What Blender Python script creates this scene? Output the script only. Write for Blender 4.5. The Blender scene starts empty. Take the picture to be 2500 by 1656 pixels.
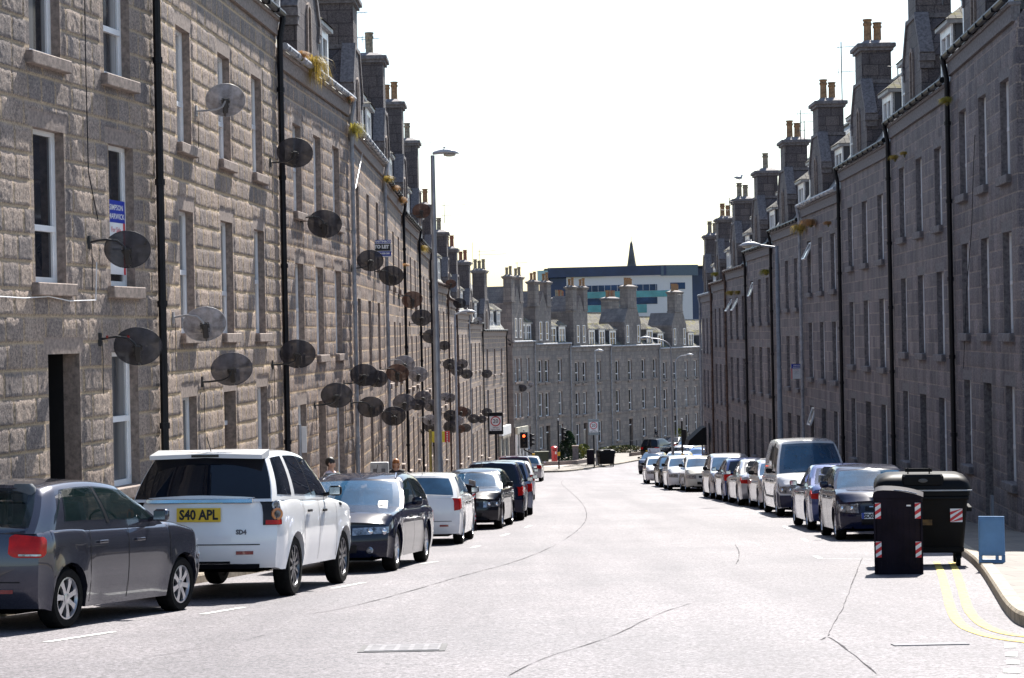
import bpy, math, random
import numpy as np
from mathutils import Vector, Matrix
R=math.radians
rng=random.Random(11)
scene=bpy.context.scene
COL=scene.collection
F=5000.0; ROLL=0.02; H0=820.0        # focal length in photo pixels, camera roll, horizon row

# ---------------------------------------------------------------- photo geometry
def ray(px,py):
    dx=px-1250; dy=py-H0
    return (dx-ROLL*dy)/F, -(dy+ROLL*dx)/F
GY=[-60,0,20,42,50,145,165,211,300,1500]
GZ=[2.57,-1.45,-2.79,-4.264,-4.73,-9.88,-10.5,-11.3,-11.8,-12.0]
def g(Y): return float(np.interp(Y,GY,GZ))
def gp(px,py,dz=0.0):
    ax,az=ray(px,py)
    Y=8.0; step=.05
    while Y<320:
        if az*Y>=g(Y)+dz and az*(Y+step)<g(Y+step)+dz: return Vector((ax*Y,Y,g(Y)+dz))
        Y+=step
    return Vector((ax*320,320,g(320)))
def pos(px,py,Y):
    ax,az=ray(px,py); return Vector((ax*Y,Y,az*Y))
# facade lines (x as a function of depth)
LW=[(-7.8,18),(-5.23,30.4),(-5.40,31.8),(-4.72,42.0),(-4.03,51.7),(-3.94,63.5),(-4.0,75.5),(-3.97,87.5),(-3.98,99.5),(-3.54,112),(-3.40,124),(-2.91,136),(-2.19,148),(-.51,160),(.0,166),(1.85,173),(5.10,181),(9.15,191),(14.55,203),(19.5,214)]
RW=[(7.7,17.6),(9.7,39),(10.28,47.5),(10.73,57.5),(10.92,67.5),(10.96,77),(11.0,86),(11.0,95.5),(11.05,105),(11.2,114),(11.4,123)]
LK=[(-8.2,8),(-6.9,15),(-5.53,22.6),(-4.43,28.5),(-3.5,34.4),(-2.9,40),(-2.15,49.5),(-1.75,53),(-1.5,57),(-1.5,65),(-1.7,75),(-1.9,90),(-1.6,105),(-1.0,118),(-.3,132),(.3,144),(.2,149)]
RK=[(4.42,17.6),(4.55,19),(5.32,22.9),(6.2,27.4),(6.83,31),(8.2,40),(8.8,48),(9.0,58),(9.0,75),(9.0,100),(9.1,118),(9.5,123)]
def ip(tab,Y): return float(np.interp(Y,[p[1] for p in tab],[p[0] for p in tab]))

# ---------------------------------------------------------------- materials
def nodes(name):
    m=bpy.data.materials.new(name); m.use_nodes=True
    nt=m.node_tree; b=nt.nodes['Principled BSDF']
    return m,nt,b
def N(nt,t,**k):
    n=nt.nodes.new(t)
    for a,v in k.items():
        if a.startswith('i_'):
            key=a[2:]; key=int(key) if key.isdigit() else key.replace('_',' ')
            n.inputs[key].default_value=v
        else: setattr(n,a,v)
    return n
def lk(nt,a,b): nt.links.new(a,b)
def rgb(c): return (c[0],c[1],c[2],1)
MC={}
def mat(name,col,rough=.6,metal=0,var=.12,scale=8,bump=0,coat=0,spec=.5,col2=None,emit=None,alpha=None,croughness=.03):
    if name in MC: return MC[name]
    m,nt,b=nodes(name)
    tc=N(nt,'ShaderNodeTexCoord'); no=N(nt,'ShaderNodeTexNoise',i_Scale=scale,i_Detail=5.0,i_Roughness=.6)
    lk(nt,tc.outputs['Object'],no.inputs['Vector'])
    mx=N(nt,'ShaderNodeMix',data_type='RGBA')
    c2=col2 or tuple(c*(1-var*2) for c in col)
    c1=col if col2 else tuple(min(1,c*(1+var)) for c in col)
    mx.inputs[6].default_value=rgb(c1); mx.inputs[7].default_value=rgb(c2)
    cr=N(nt,'ShaderNodeValToRGB'); cr.color_ramp.elements[0].position=.35; cr.color_ramp.elements[1].position=.68
    lk(nt,no.outputs['Fac'],cr.inputs[0]); lk(nt,cr.outputs[0],mx.inputs[0])
    lk(nt,mx.outputs[2],b.inputs['Base Color'])
    b.inputs['Roughness'].default_value=rough; b.inputs['Metallic'].default_value=metal
    b.inputs['Specular IOR Level'].default_value=spec
    if coat: b.inputs['Coat Weight'].default_value=coat; b.inputs['Coat Roughness'].default_value=croughness
    if bump:
        n2=N(nt,'ShaderNodeTexNoise',i_Scale=scale*4,i_Detail=6.0); lk(nt,tc.outputs['Object'],n2.inputs['Vector'])
        bp=N(nt,'ShaderNodeBump',i_Strength=bump,i_Distance=.02); lk(nt,n2.outputs['Fac'],bp.inputs['Height']); lk(nt,bp.outputs[0],b.inputs['Normal'])
    if emit: b.inputs['Emission Color'].default_value=rgb(emit[0]); b.inputs['Emission Strength'].default_value=emit[1]
    if alpha is not None: b.inputs['Alpha'].default_value=alpha
    MC[name]=m; return m

BW,BH=.50,.345      # granite block and course size
def granite(name,c1,c2,mortar,bump=.5,msize=.016,stain=.35,coarse=30,dist=.03,lit_ledge=None):
    if name in MC: return MC[name]
    m,nt,b=nodes(name)
    tc=N(nt,'ShaderNodeTexCoord'); sp=N(nt,'ShaderNodeSeparateXYZ'); lk(nt,tc.outputs['Object'],sp.inputs[0])
    def M(op,a,bv=None):
        n=N(nt,'ShaderNodeMath',operation=op)
        for i,v in enumerate((a,bv)):
            if v is None: continue
            if isinstance(v,(int,float)): n.inputs[i].default_value=v
            else: lk(nt,v,n.inputs[i])
        return n.outputs[0]
    xy=M('ADD',sp.outputs[0],M('MULTIPLY',sp.outputs[1],1.0))
    row=M('FLOOR',M('DIVIDE',sp.outputs[2],BH))
    ph=M('MULTIPLY',row,1.7)
    s=M('MULTIPLY',M('SINE',M('ADD',M('MULTIPLY',xy,2.3),ph)),.11)
    xx=M('ADD',M('ADD',xy,s),M('MULTIPLY',row,.377))
    cb=N(nt,'ShaderNodeCombineXYZ'); lk(nt,xx,cb.inputs[0]); lk(nt,sp.outputs[2],cb.inputs[1])
    br=N(nt,'ShaderNodeTexBrick',offset=0.0,i_Scale=1.0,i_Mortar_Size=msize,i_Mortar_Smooth=.12,i_Bias=0.0,i_Brick_Width=BW,i_Row_Height=BH)
    br.inputs['Color1'].default_value=rgb(c1); br.inputs['Color2'].default_value=rgb(c2); br.inputs['Mortar'].default_value=rgb(mortar)
    lk(nt,cb.outputs[0],br.inputs['Vector'])
    # speckle of the granite
    no=N(nt,'ShaderNodeTexNoise',i_Scale=float(coarse),i_Detail=8.0,i_Roughness=.75); lk(nt,tc.outputs['Object'],no.inputs['Vector'])
    cr=N(nt,'ShaderNodeValToRGB'); cr.color_ramp.elements[0].position=.38; cr.color_ramp.elements[0].color=(.36,.35,.38,1); cr.color_ramp.elements[1].position=.64; cr.color_ramp.elements[1].color=(1.48,1.43,1.36,1)
    lk(nt,no.outputs['Fac'],cr.inputs[0])
    mu=N(nt,'ShaderNodeMix',data_type='RGBA',blend_type='MULTIPLY'); mu.inputs[0].default_value=.9
    lk(nt,br.outputs['Color'],mu.inputs[6]); lk(nt,cr.outputs[0],mu.inputs[7])
    # weather stains running down
    mp=N(nt,'ShaderNodeMapping'); mp.inputs['Scale'].default_value=(1.3,1.3,.28); lk(nt,tc.outputs['Object'],mp.inputs[0])
    n3=N(nt,'ShaderNodeTexNoise',i_Scale=1.1,i_Detail=6.0,i_Roughness=.62); lk(nt,mp.outputs[0],n3.inputs['Vector'])
    c3=N(nt,'ShaderNodeValToRGB'); c3.color_ramp.elements[0].position=.36; c3.color_ramp.elements[0].color=(.5,.47,.46,1); c3.color_ramp.elements[1].position=.62; c3.color_ramp.elements[1].color=(1.08,1.05,1.03,1)
    lk(nt,n3.outputs['Fac'],c3.inputs[0])
    mu2=N(nt,'ShaderNodeMix',data_type='RGBA',blend_type='MULTIPLY'); mu2.inputs[0].default_value=stain
    lk(nt,mu.outputs[2],mu2.inputs[6]); lk(nt,c3.outputs[0],mu2.inputs[7])
    outc=mu2.outputs[2]
    if lit_ledge:      # tan pointing and sun-caught top arris, painted as one pale band per course
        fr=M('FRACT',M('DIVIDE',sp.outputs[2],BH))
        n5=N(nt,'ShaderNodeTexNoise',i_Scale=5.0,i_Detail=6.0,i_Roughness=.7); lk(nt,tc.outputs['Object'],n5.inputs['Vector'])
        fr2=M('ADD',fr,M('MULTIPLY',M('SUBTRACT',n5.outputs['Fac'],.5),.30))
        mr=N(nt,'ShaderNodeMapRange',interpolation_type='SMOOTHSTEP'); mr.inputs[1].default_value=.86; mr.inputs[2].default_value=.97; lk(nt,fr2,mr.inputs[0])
        ml=N(nt,'ShaderNodeMix',data_type='RGBA'); lk(nt,M('MULTIPLY',mr.outputs[0],lit_ledge[1]),ml.inputs[0]); lk(nt,outc,ml.inputs[6]); ml.inputs[7].default_value=rgb(lit_ledge[0]); outc=ml.outputs[2]
    lk(nt,outc,b.inputs['Base Color'])
    b.inputs['Roughness'].default_value=.72; b.inputs['Specular IOR Level'].default_value=.4
    mp2=N(nt,'ShaderNodeMapping'); mp2.inputs['Scale'].default_value=(1.6,1.6,.8); mp2.inputs['Rotation'].default_value=(0,.5,0); lk(nt,tc.outputs['Object'],mp2.inputs[0])
    n4=N(nt,'ShaderNodeTexNoise',i_Scale=17.0,i_Detail=8.0,i_Roughness=.74); lk(nt,mp2.outputs[0],n4.inputs['Vector'])
    hh=M('ADD',n4.outputs['Fac'],M('MULTIPLY',br.outputs['Fac'],-.35))
    bp=N(nt,'ShaderNodeBump',i_Strength=bump,i_Distance=dist); lk(nt,hh,bp.inputs['Height']); lk(nt,bp.outputs[0],b.inputs['Normal'])
    MC[name]=m; return m
def slate(name='slate',c1=(.16,.155,.16),c2=(.30,.29,.27),moss=(.30,.27,.10),mossy=.35,rough=.55,spec=.5):
    if name in MC: return MC[name]
    m,nt,b=nodes(name)
    tc=N(nt,'ShaderNodeTexCoord'); mp=N(nt,'ShaderNodeMapping'); mp.inputs['Scale'].default_value=(1,1.35,1); lk(nt,tc.outputs['Object'],mp.inputs[0])
    br=N(nt,'ShaderNodeTexBrick',i_Scale=1.0,i_Mortar_Size=.014,i_Mortar_Smooth=.3,i_Bias=.1,i_Brick_Width=.3,i_Row_Height=.24)
    br.inputs['Color1'].default_value=rgb(c1); br.inputs['Color2'].default_value=rgb(c2); br.inputs['Mortar'].default_value=(.03,.03,.035,1)
    lk(nt,mp.outputs[0],br.inputs['Vector'])
    no=N(nt,'ShaderNodeTexNoise',i_Scale=1.2,i_Detail=7.0,i_Roughness=.7); lk(nt,tc.outputs['Object'],no.inputs['Vector'])
    cr=N(nt,'ShaderNodeValToRGB'); cr.color_ramp.elements[0].position=.5; cr.color_ramp.elements[1].position=.66; cr.color_ramp.elements[1].color=(mossy*2,)*3+(1,)
    lk(nt,no.outputs['Fac'],cr.inputs[0])
    mx=N(nt,'ShaderNodeMix',data_type='RGBA'); lk(nt,cr.outputs[0],mx.inputs[0]); lk(nt,br.outputs[0],mx.inputs[6]); mx.inputs[7].default_value=rgb(moss)
    lk(nt,mx.outputs[2],b.inputs['Base Color']); b.inputs['Roughness'].default_value=rough; b.inputs['Specular IOR Level'].default_value=spec
    bp=N(nt,'ShaderNodeBump',i_Strength=.7,i_Distance=.03,invert=True); lk(nt,br.outputs['Fac'],bp.inputs['Height']); lk(nt,bp.outputs[0],b.inputs['Normal'])
    MC[name]=m; return m
def paint(name,col,metal=0.0,rough=.25,coat=1.0):
    if name in MC: return MC[name]
    m=mat(name,col,rough=rough,metal=metal,var=.03,scale=1.5,coat=coat,spec=.5 if coat==1 else .15)
    return m
def glass(name,col,rough=.04,spec=.9,var=.35,scale=.9,coat=0):
    return mat(name,col,rough=rough,var=var,scale=scale,spec=spec,coat=coat)
def curtained(name,dark,pale):
    m=mat(name,dark,rough=.05,spec=.6); nt=m.node_tree; b=nt.nodes['Principled BSDF']
    tc=N(nt,'ShaderNodeTexCoord'); mp=N(nt,'ShaderNodeMapping'); mp.inputs['Scale'].default_value=(1.0,1.0,.02); lk(nt,tc.outputs['Object'],mp.inputs[0])
    oi=N(nt,'ShaderNodeObjectInfo'); ad=N(nt,'ShaderNodeVectorMath',operation='ADD'); lk(nt,mp.outputs[0],ad.inputs[0]); mu=N(nt,'ShaderNodeMath',operation='MULTIPLY'); mu.inputs[1].default_value=37.0; lk(nt,oi.outputs['Random'],mu.inputs[0]); lk(nt,mu.outputs[0],ad.inputs[1])
    n=N(nt,'ShaderNodeTexNoise',i_Scale=1.3,i_Detail=1.0); lk(nt,ad.outputs[0],n.inputs['Vector'])
    f=N(nt,'ShaderNodeTexNoise',i_Scale=18.0,i_Detail=2.0); lk(nt,ad.outputs[0],f.inputs['Vector'])
    cr=N(nt,'ShaderNodeValToRGB'); cr.color_ramp.elements[0].position=.47; cr.color_ramp.elements[0].color=rgb(dark); cr.color_ramp.elements[1].position=.50; cr.color_ramp.elements[1].color=rgb(pale); lk(nt,n.outputs['Fac'],cr.inputs[0])
    c2=N(nt,'ShaderNodeValToRGB'); c2.color_ramp.elements[0].position=.3; c2.color_ramp.elements[0].color=(.55,.55,.57,1); c2.color_ramp.elements[1].position=.7; lk(nt,f.outputs['Fac'],c2.inputs[0])
    mx=N(nt,'ShaderNodeMix',data_type='RGBA',blend_type='MULTIPLY'); mx.inputs[0].default_value=1; lk(nt,cr.outputs[0],mx.inputs[6]); lk(nt,c2.outputs[0],mx.inputs[7]); lk(nt,mx.outputs[2],b.inputs['Base Color']); return m
def asphalt():
    m,nt,b=nodes('worn_asphalt')
    tc=N(nt,'ShaderNodeTexCoord')
    n1=N(nt,'ShaderNodeTexNoise',i_Scale=27.0,i_Detail=4.0,i_Roughness=.8); lk(nt,tc.outputs['Object'],n1.inputs['Vector'])
    cr=N(nt,'ShaderNodeValToRGB'); e=cr.color_ramp.elements; e[0].position=.42; e[0].color=(.045,.044,.048,1); e[1].position=.58; e[1].color=(.178,.172,.184,1)
    lk(nt,n1.outputs['Fac'],cr.inputs[0])
    n3=N(nt,'ShaderNodeTexNoise',i_Scale=6.0,i_Detail=8.0,i_Roughness=.8); lk(nt,tc.outputs['Object'],n3.inputs['Vector'])
    c3=N(nt,'ShaderNodeValToRGB'); c3.color_ramp.elements[0].position=.33; c3.color_ramp.elements[0].color=(.72,.72,.74,1); c3.color_ramp.elements[1].position=.66; c3.color_ramp.elements[1].color=(1.25,1.23,1.22,1); lk(nt,n3.outputs['Fac'],c3.inputs[0])
    n2=N(nt,'ShaderNodeTexNoise',i_Scale=.30,i_Detail=5.0,i_Roughness=.6); lk(nt,tc.outputs['Object'],n2.inputs['Vector'])
    c2=N(nt,'ShaderNodeValToRGB'); c2.color_ramp.elements[0].position=.3; c2.color_ramp.elements[0].color=(.76,.75,.78,1); c2.color_ramp.elements[1].position=.7; c2.color_ramp.elements[1].color=(1.15,1.10,1.10,1)
    lk(nt,n2.outputs['Fac'],c2.inputs[0])
    mu=N(nt,'ShaderNodeMix',data_type='RGBA',blend_type='MULTIPLY'); mu.inputs[0].default_value=1
    lk(nt,cr.outputs[0],mu.inputs[6]); lk(nt,c2.outputs[0],mu.inputs[7])
    mv=N(nt,'ShaderNodeMix',data_type='RGBA',blend_type='MULTIPLY'); mv.inputs[0].default_value=1
    lk(nt,mu.outputs[2],mv.inputs[6]); lk(nt,c3.outputs[0],mv.inputs[7])
    mp=N(nt,'ShaderNodeMapping'); mp.inputs['Scale'].default_value=(.9,.035,.9); mp.inputs['Rotation'].default_value=(0,0,R(7)); lk(nt,tc.outputs['Object'],mp.inputs[0])
    n6=N(nt,'ShaderNodeTexNoise',i_Scale=1.0,i_Detail=5.0,i_Roughness=.55); lk(nt,mp.outputs[0],n6.inputs['Vector'])
    c6=N(nt,'ShaderNodeValToRGB'); c6.color_ramp.elements[0].position=.36; c6.color_ramp.elements[0].color=(.78,.76,.79,1); c6.color_ramp.elements[1].position=.62; c6.color_ramp.elements[1].color=(1.12,1.1,1.1,1); lk(nt,n6.outputs['Fac'],c6.inputs[0])
    mw=N(nt,'ShaderNodeMix',data_type='RGBA',blend_type='MULTIPLY'); mw.inputs[0].default_value=1
    lk(nt,mv.outputs[2],mw.inputs[6]); lk(nt,c6.outputs[0],mw.inputs[7]); lk(nt,mw.outputs[2],b.inputs['Base Color'])
    b.inputs['Roughness'].default_value=.68; b.inputs['Specular IOR Level'].default_value=.5
    bp=N(nt,'ShaderNodeBump',i_Strength=.6,i_Distance=.015); lk(nt,n1.outputs['Fac'],bp.inputs['Height']); lk(nt,bp.outputs[0],b.inputs['Normal'])
    return m
def slabs():
    m,nt,b=nodes('paving_slabs')
    tc=N(nt,'ShaderNodeTexCoord')
    br=N(nt,'ShaderNodeTexBrick',i_Scale=1.0,i_Mortar_Size=.012,i_Mortar_Smooth=.2,i_Brick_Width=.9,i_Row_Height=.6)
    br.inputs['Color1'].default_value=(.20,.17,.14,1); br.inputs['Color2'].default_value=(.14,.122,.105,1); br.inputs['Mortar'].default_value=(.07,.06,.05,1)
    lk(nt,tc.outputs['Object'],br.inputs['Vector'])
    n1=N(nt,'ShaderNodeTexNoise',i_Scale=9.0,i_Detail=8.0,i_Roughness=.75); lk(nt,tc.outputs['Object'],n1.inputs['Vector'])
    cr=N(nt,'ShaderNodeValToRGB'); cr.color_ramp.elements[0].position=.3; cr.color_ramp.elements[0].color=(.6,.6,.6,1); cr.color_ramp.elements[1].color=(1.25,1.25,1.25,1)
    lk(nt,n1.outputs['Fac'],cr.inputs[0])
    mu=N(nt,'ShaderNodeMix',data_type='RGBA',blend_type='MULTIPLY'); mu.inputs[0].default_value=1
    lk(nt,br.outputs[0],mu.inputs[6]); lk(nt,cr.outputs[0],mu.inputs[7]); lk(nt,mu.outputs[2],b.inputs['Base Color'])
    b.inputs['Roughness'].default_value=.7
    bp=N(nt,'ShaderNodeBump',i_Strength=.4,i_Distance=.01,invert=True); lk(nt,br.outputs['Fac'],bp.inputs['Height']); lk(nt,bp.outputs[0],b.inputs['Normal'])
    return m

# ---------------------------------------------------------------- mesh builder
class MB:
    def __init__(s): s.v=[]; s.f=[]; s.m=[]
    def add(s,vs,fs,mi=0):
        o=len(s.v); s.v.extend([tuple(v) for v in vs]); s.f.extend([tuple(i+o for i in f) for f in fs]); s.m.extend([mi]*len(fs)); return s
    def box(s,x0,x1,y0,y1,z0,z1,mi=0,M=None,bev=0):
        if bev:
            b=bev; rr=[(x0+b,y0,0),(x1-b,y0,0),(x1,y0+b,0),(x1,y1-b,0),(x1-b,y1,0),(x0+b,y1,0),(x0,y1-b,0),(x0,y0+b,0)]
            cx,cy=(x0+x1)/2,(y0+y1)/2
            def rg(z,k):
                out=[]
                for (x,y,_) in rr:
                    xx=x-(b*k if x>cx else -b*k) if k else x; yy=y-(b*k if y>cy else -b*k) if k else y
                    out.append((xx,yy,z))
                return out
            rings=[rg(z0,.7),rg(z0+b,0),rg(z1-b,0),rg(z1,.7)]
            if M: rings=[[M@Vector(p) for p in r] for r in rings]
            return s.loft(rings,mi)
        vs=[(x,y,z) for z in (z0,z1) for y in (y0,y1) for x in (x0,x1)]
        if M: vs=[M@Vector(v) for v in vs]
        return s.add(vs,[(0,2,3,1),(4,5,7,6),(0,1,5,4),(2,6,7,3),(0,4,6,2),(1,3,7,5)],mi)
    def loft(s,rings,mi=0,cap=True,closed=True):
        n=len(rings[0]); vs=[p for r in rings for p in r]; fs=[]
        for i in range(len(rings)-1):
            for j in range(n if closed else n-1):
                k=(j+1)%n
                fs.append((i*n+j,i*n+k,(i+1)*n+k,(i+1)*n+j))
        if cap: fs.append(tuple(range(n-1,-1,-1))); fs.append(tuple((len(rings)-1)*n+j for j in range(n)))
        return s.add(vs,fs,mi)
    def tube(s,pts,r,n=8,mi=0):
        pts=[Vector(p) for p in pts]; rr=r if isinstance(r,(list,tuple)) else [r]*len(pts); rings=[]
        prev=None
        for i,p in enumerate(pts):
            d=(pts[min(i+1,len(pts)-1)]-pts[max(i-1,0)]).normalized()
            if prev is None:
                a=Vector((0,0,1)) if abs(d.z)<.9 else Vector((1,0,0)); u=d.cross(a).normalized()
            else: u=(prev-d*prev.dot(d)).normalized()
            prev=u; w=d.cross(u)
            rings.append([p+(u*math.cos(t)+w*math.sin(t))*rr[i] for t in [2*math.pi*k/n for k in range(n)]])
        return s.loft(rings,mi)
    def lathe(s,prof,n=16,c=(0,0,0),axis='z',mi=0,cap=True):
        rings=[]
        for (r,h) in prof:
            ring=[]
            for k in range(n):
                t=2*math.pi*k/n; a,b=r*math.cos(t),r*math.sin(t)
                p={'z':(a,b,h),'y':(a,h,-b),'x':(h,a,b)}[axis]
                ring.append((p[0]+c[0],p[1]+c[1],p[2]+c[2]))
            rings.append(ring)
        return s.loft(rings,mi,cap)
    def prism(s,poly,y0,y1,mi=0):     # polygon in (x,z) extruded along y
        n=len(poly)
        return s.loft([[(p[0],y0,p[1]) for p in poly],[(p[0],y1,p[1]) for p in poly]],mi)
    def ell(s,c,r,n=10,m=7,mi=0):
        prof=[(max(math.sin(math.pi*i/m),.02),-math.cos(math.pi*i/m)) for i in range(m+1)]
        rings=[[(c[0]+r[0]*q*math.cos(2*math.pi*k/n),c[1]+r[1]*q*math.sin(2*math.pi*k/n),c[2]+r[2]*h) for k in range(n)] for (q,h) in prof]
        return s.loft(rings,mi)
    def mesh(s,name,mats,smooth=None,weld=False):
        me=bpy.data.meshes.new(name); me.from_pydata([tuple(v) for v in s.v],[],s.f)
        for m in (mats if isinstance(mats,(list,tuple)) else [mats]): me.materials.append(m)
        me.polygons.foreach_set('material_index',s.m)
        import bmesh
        bm=bmesh.new(); bm.from_mesh(me)
        if weld: bmesh.ops.remove_doubles(bm,verts=bm.verts,dist=.0008)
        bmesh.ops.recalc_face_normals(bm,faces=bm.faces); bm.to_mesh(me); bm.free()
        if smooth:
            me.polygons.foreach_set('use_smooth',[True]*len(me.polygons))
            me.set_sharp_from_angle(angle=R(smooth))
        me.update(); return me
    def build(s,name,mats,parent=None,smooth=None,weld=False,loc=None,kind=None,label=None):
        return link(name,s.mesh(name,mats,smooth,weld),parent,loc,kind,label)
def link(name,me,parent=None,loc=None,kind=None,label=None):
    o=bpy.data.objects.new(name,me); COL.objects.link(o)
    if parent: o.parent=parent
    if loc is not None: o.location=loc
    if kind: o['kind']=kind
    if label: o['label']=label
    return o
def thing(name,label,cat,loc=(0,0,0),rotz=0,group=None,M=None):
    o=bpy.data.objects.new(name,None); COL.objects.link(o); o.empty_display_size=.2
    if M is not None: o.matrix_world=M
    else: o.location=loc; o.rotation_euler=(0,0,rotz)
    o['label']=label; o['category']=cat
    if group: o['group']=group
    return o
def tag(o,label,cat,group=None):
    o['label']=label; o['category']=cat
    if group: o['group']=group
    return o
TXT={}
def text(s,size,m,parent,M,name='lettering',bold=0.0,align='CENTER',sx=1.0):
    key=(s,round(size,4),bold,align,m.name,sx)
    if key not in TXT:
        cu=bpy.data.curves.new('lettering','FONT'); cu.body=s; cu.size=size; cu.align_x=align; cu.align_y='CENTER'; cu.offset=bold; cu.resolution_u=2
        t=bpy.data.objects.new('tmp',cu); COL.objects.link(t)
        dg=bpy.context.evaluated_depsgraph_get(); me=bpy.data.meshes.new_from_object(t.evaluated_get(dg))
        bpy.data.objects.remove(t); me.materials.clear(); me.materials.append(m)
        if sx!=1: me.transform(Matrix.Diagonal((sx,1,1,1)))
        TXT[key]=me
    o=link(name,TXT[key],parent); o.matrix_local=M; return o
def frame(o,right,up):
    r=Vector(right).normalized(); u=Vector(up).normalized(); n=r.cross(u)
    M=Matrix.Identity(4)
    for i in range(3): M[i][0]=r[i]; M[i][1]=u[i]; M[i][2]=n[i]; M[i][3]=o[i]
    return M
def rrect(w,d,r,z,n=4,cx=0,cy=0):
    out=[]
    for (sx,sy,a0) in ((1,1,0),(-1,1,90),(-1,-1,180),(1,-1,270)):
        for k in range(n+1):
            a=R(a0+90*k/n); out.append((cx+sx*(w/2-r)+r*math.cos(a),cy+sy*(d/2-r)+r*math.sin(a),z))
    return out
def vnoise(x,z,seed=0):
    xi=np.floor(x).astype(np.int64); zi=np.floor(z).astype(np.int64); fx=x-xi; fz=z-zi
    fx=fx*fx*(3-2*fx); fz=fz*fz*(3-2*fz)
    def h(a,b):
        n=(a*374761393+b*668265263+seed*974711)&0xffffffff; n=((n^(n>>13))*1274126177)&0xffffffff
        return ((n^(n>>16))&0xffff)/65535.0
    return (h(xi,zi)*(1-fx)+h(xi+1,zi)*fx)*(1-fz)+(h(xi,zi+1)*(1-fx)+h(xi+1,zi+1)*fx)*fz
# ---------------------------------------------------------------- shared materials
GA=granite('rock_faced_granite',(.42,.345,.29),(.225,.20,.195),(.44,.35,.25),bump=1.0,msize=.020,stain=.5,dist=.03,lit_ledge=((.52,.40,.26),.45))
GA2=granite('tan_pointed_granite',(.42,.34,.285),(.235,.205,.195),(.50,.39,.26),bump=1.0,msize=.020,stain=.45,dist=.03,lit_ledge=((.60,.45,.27),.85))
GB=granite('ribbon_pointed_granite',(.34,.275,.24),(.21,.185,.18),(.50,.37,.26),bump=.8,msize=.020,stain=.45,lit_ledge=((.54,.40,.25),.7))
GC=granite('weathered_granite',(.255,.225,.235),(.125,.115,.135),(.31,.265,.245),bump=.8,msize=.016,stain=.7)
GD=granite('pale_granite',(.285,.255,.24),(.18,.168,.168),(.15,.14,.14),bump=.5,msize=.016,stain=.55)
GS=granite('sooty_granite',(.175,.155,.155),(.10,.09,.10),(.07,.06,.065),bump=.7,msize=.014,stain=.6)
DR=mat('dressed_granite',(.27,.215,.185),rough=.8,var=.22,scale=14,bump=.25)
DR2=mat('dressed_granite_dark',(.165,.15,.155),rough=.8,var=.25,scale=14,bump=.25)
SL=slate(); SLF=slate('mossy_slate',(.11,.105,.10),(.19,.18,.16),(.19,.17,.05),.42,.9,.1); SLD=slate('dark_slate',(.035,.04,.055),(.07,.075,.09),(.05,.05,.05),.1)
WH=mat('white_window_plastic',(.78,.78,.79),rough=.35,var=.04,scale=3)
BLK=mat('black_painted_iron',(.006,.006,.010),rough=.45,var=.3,scale=5,spec=.25)
BRN=mat('rusty_brown_iron',(.10,.055,.04),rough=.6,var=.35,scale=6)
GRYP=mat('grey_painted_iron',(.34,.35,.38),rough=.5,var=.2,scale=5)
LEAD=mat('lead_sheet',(.30,.30,.31),rough=.5,var=.2,scale=4)
CREAM=mat('cream_paint',(.55,.50,.42),rough=.5,var=.1)
GL=[curtained('window_glass_dark',(.014,.018,.026),(.20,.20,.20)),glass('window_glass_deep',(.012,.014,.02)),curtained('window_glass_curtained',(.02,.022,.03),(.42,.41,.40))]
POT=[mat('buff_clay',(.34,.19,.095),rough=.85,var=.25,scale=9),mat('red_clay',(.30,.11,.06),rough=.75,var=.25,scale=9),mat('grey_clay',(.30,.24,.17),rough=.8,var=.3,scale=9)]
DARK=mat('dark_interior',(.006,.006,.007),rough=.9)
DOORM=[mat('door_paint_black',(.02,.02,.022),rough=.4),mat('door_paint_cream',(.5,.44,.36),rough=.4),mat('door_paint_brown',(.09,.05,.035),rough=.45)]
PIPE={'k':BLK,'b':BRN,'w':GRYP}

# ---------------------------------------------------------------- houses
WC={}
def wmesh(w,h,kind,dr=None):
    dr=dr or DR; k=(round(w,3),round(h,3),kind,dr.name)
    if k in WC: return WC[k]
    fr=MB(); t=.06
    for (x0,x1,z0,z1) in ((-w/2,-w/2+t,0,h),(w/2-t,w/2,0,h),(-w/2+t,w/2-t,0,t+.02),(-w/2+t,w/2-t,h-t,h)):
        fr.box(x0,x1,.13,.21,z0,z1)
    mid=h*(.5 if kind=='sash' else .36)
    fr.box(-w/2+t,w/2-t,.115,.205,mid-.04,mid+.04)
    for (z0,z1) in ((t+.02,mid-.04),(mid+.04,h-t)):      # inner sash rails
        for (x0,x1) in ((-w/2+t,-w/2+t+.035),(w/2-t-.035,w/2-t)): fr.box(x0,x1,.145,.195,z0,z1)
    pn=MB(); pn.box(-w/2+t-.005,w/2-t+.005,.172,.182,t-.01,h-t+.01)
    sl=MB(); sl.box(-w/2-.13,w/2+.13,-.11,.13,-.17,-.004,bev=.012)
    WC[k]=[fr.mesh('window',WH),[pn.mesh('pane',gm) for gm in GL],sl.mesh('sill',dr)]
    return WC[k]
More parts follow.
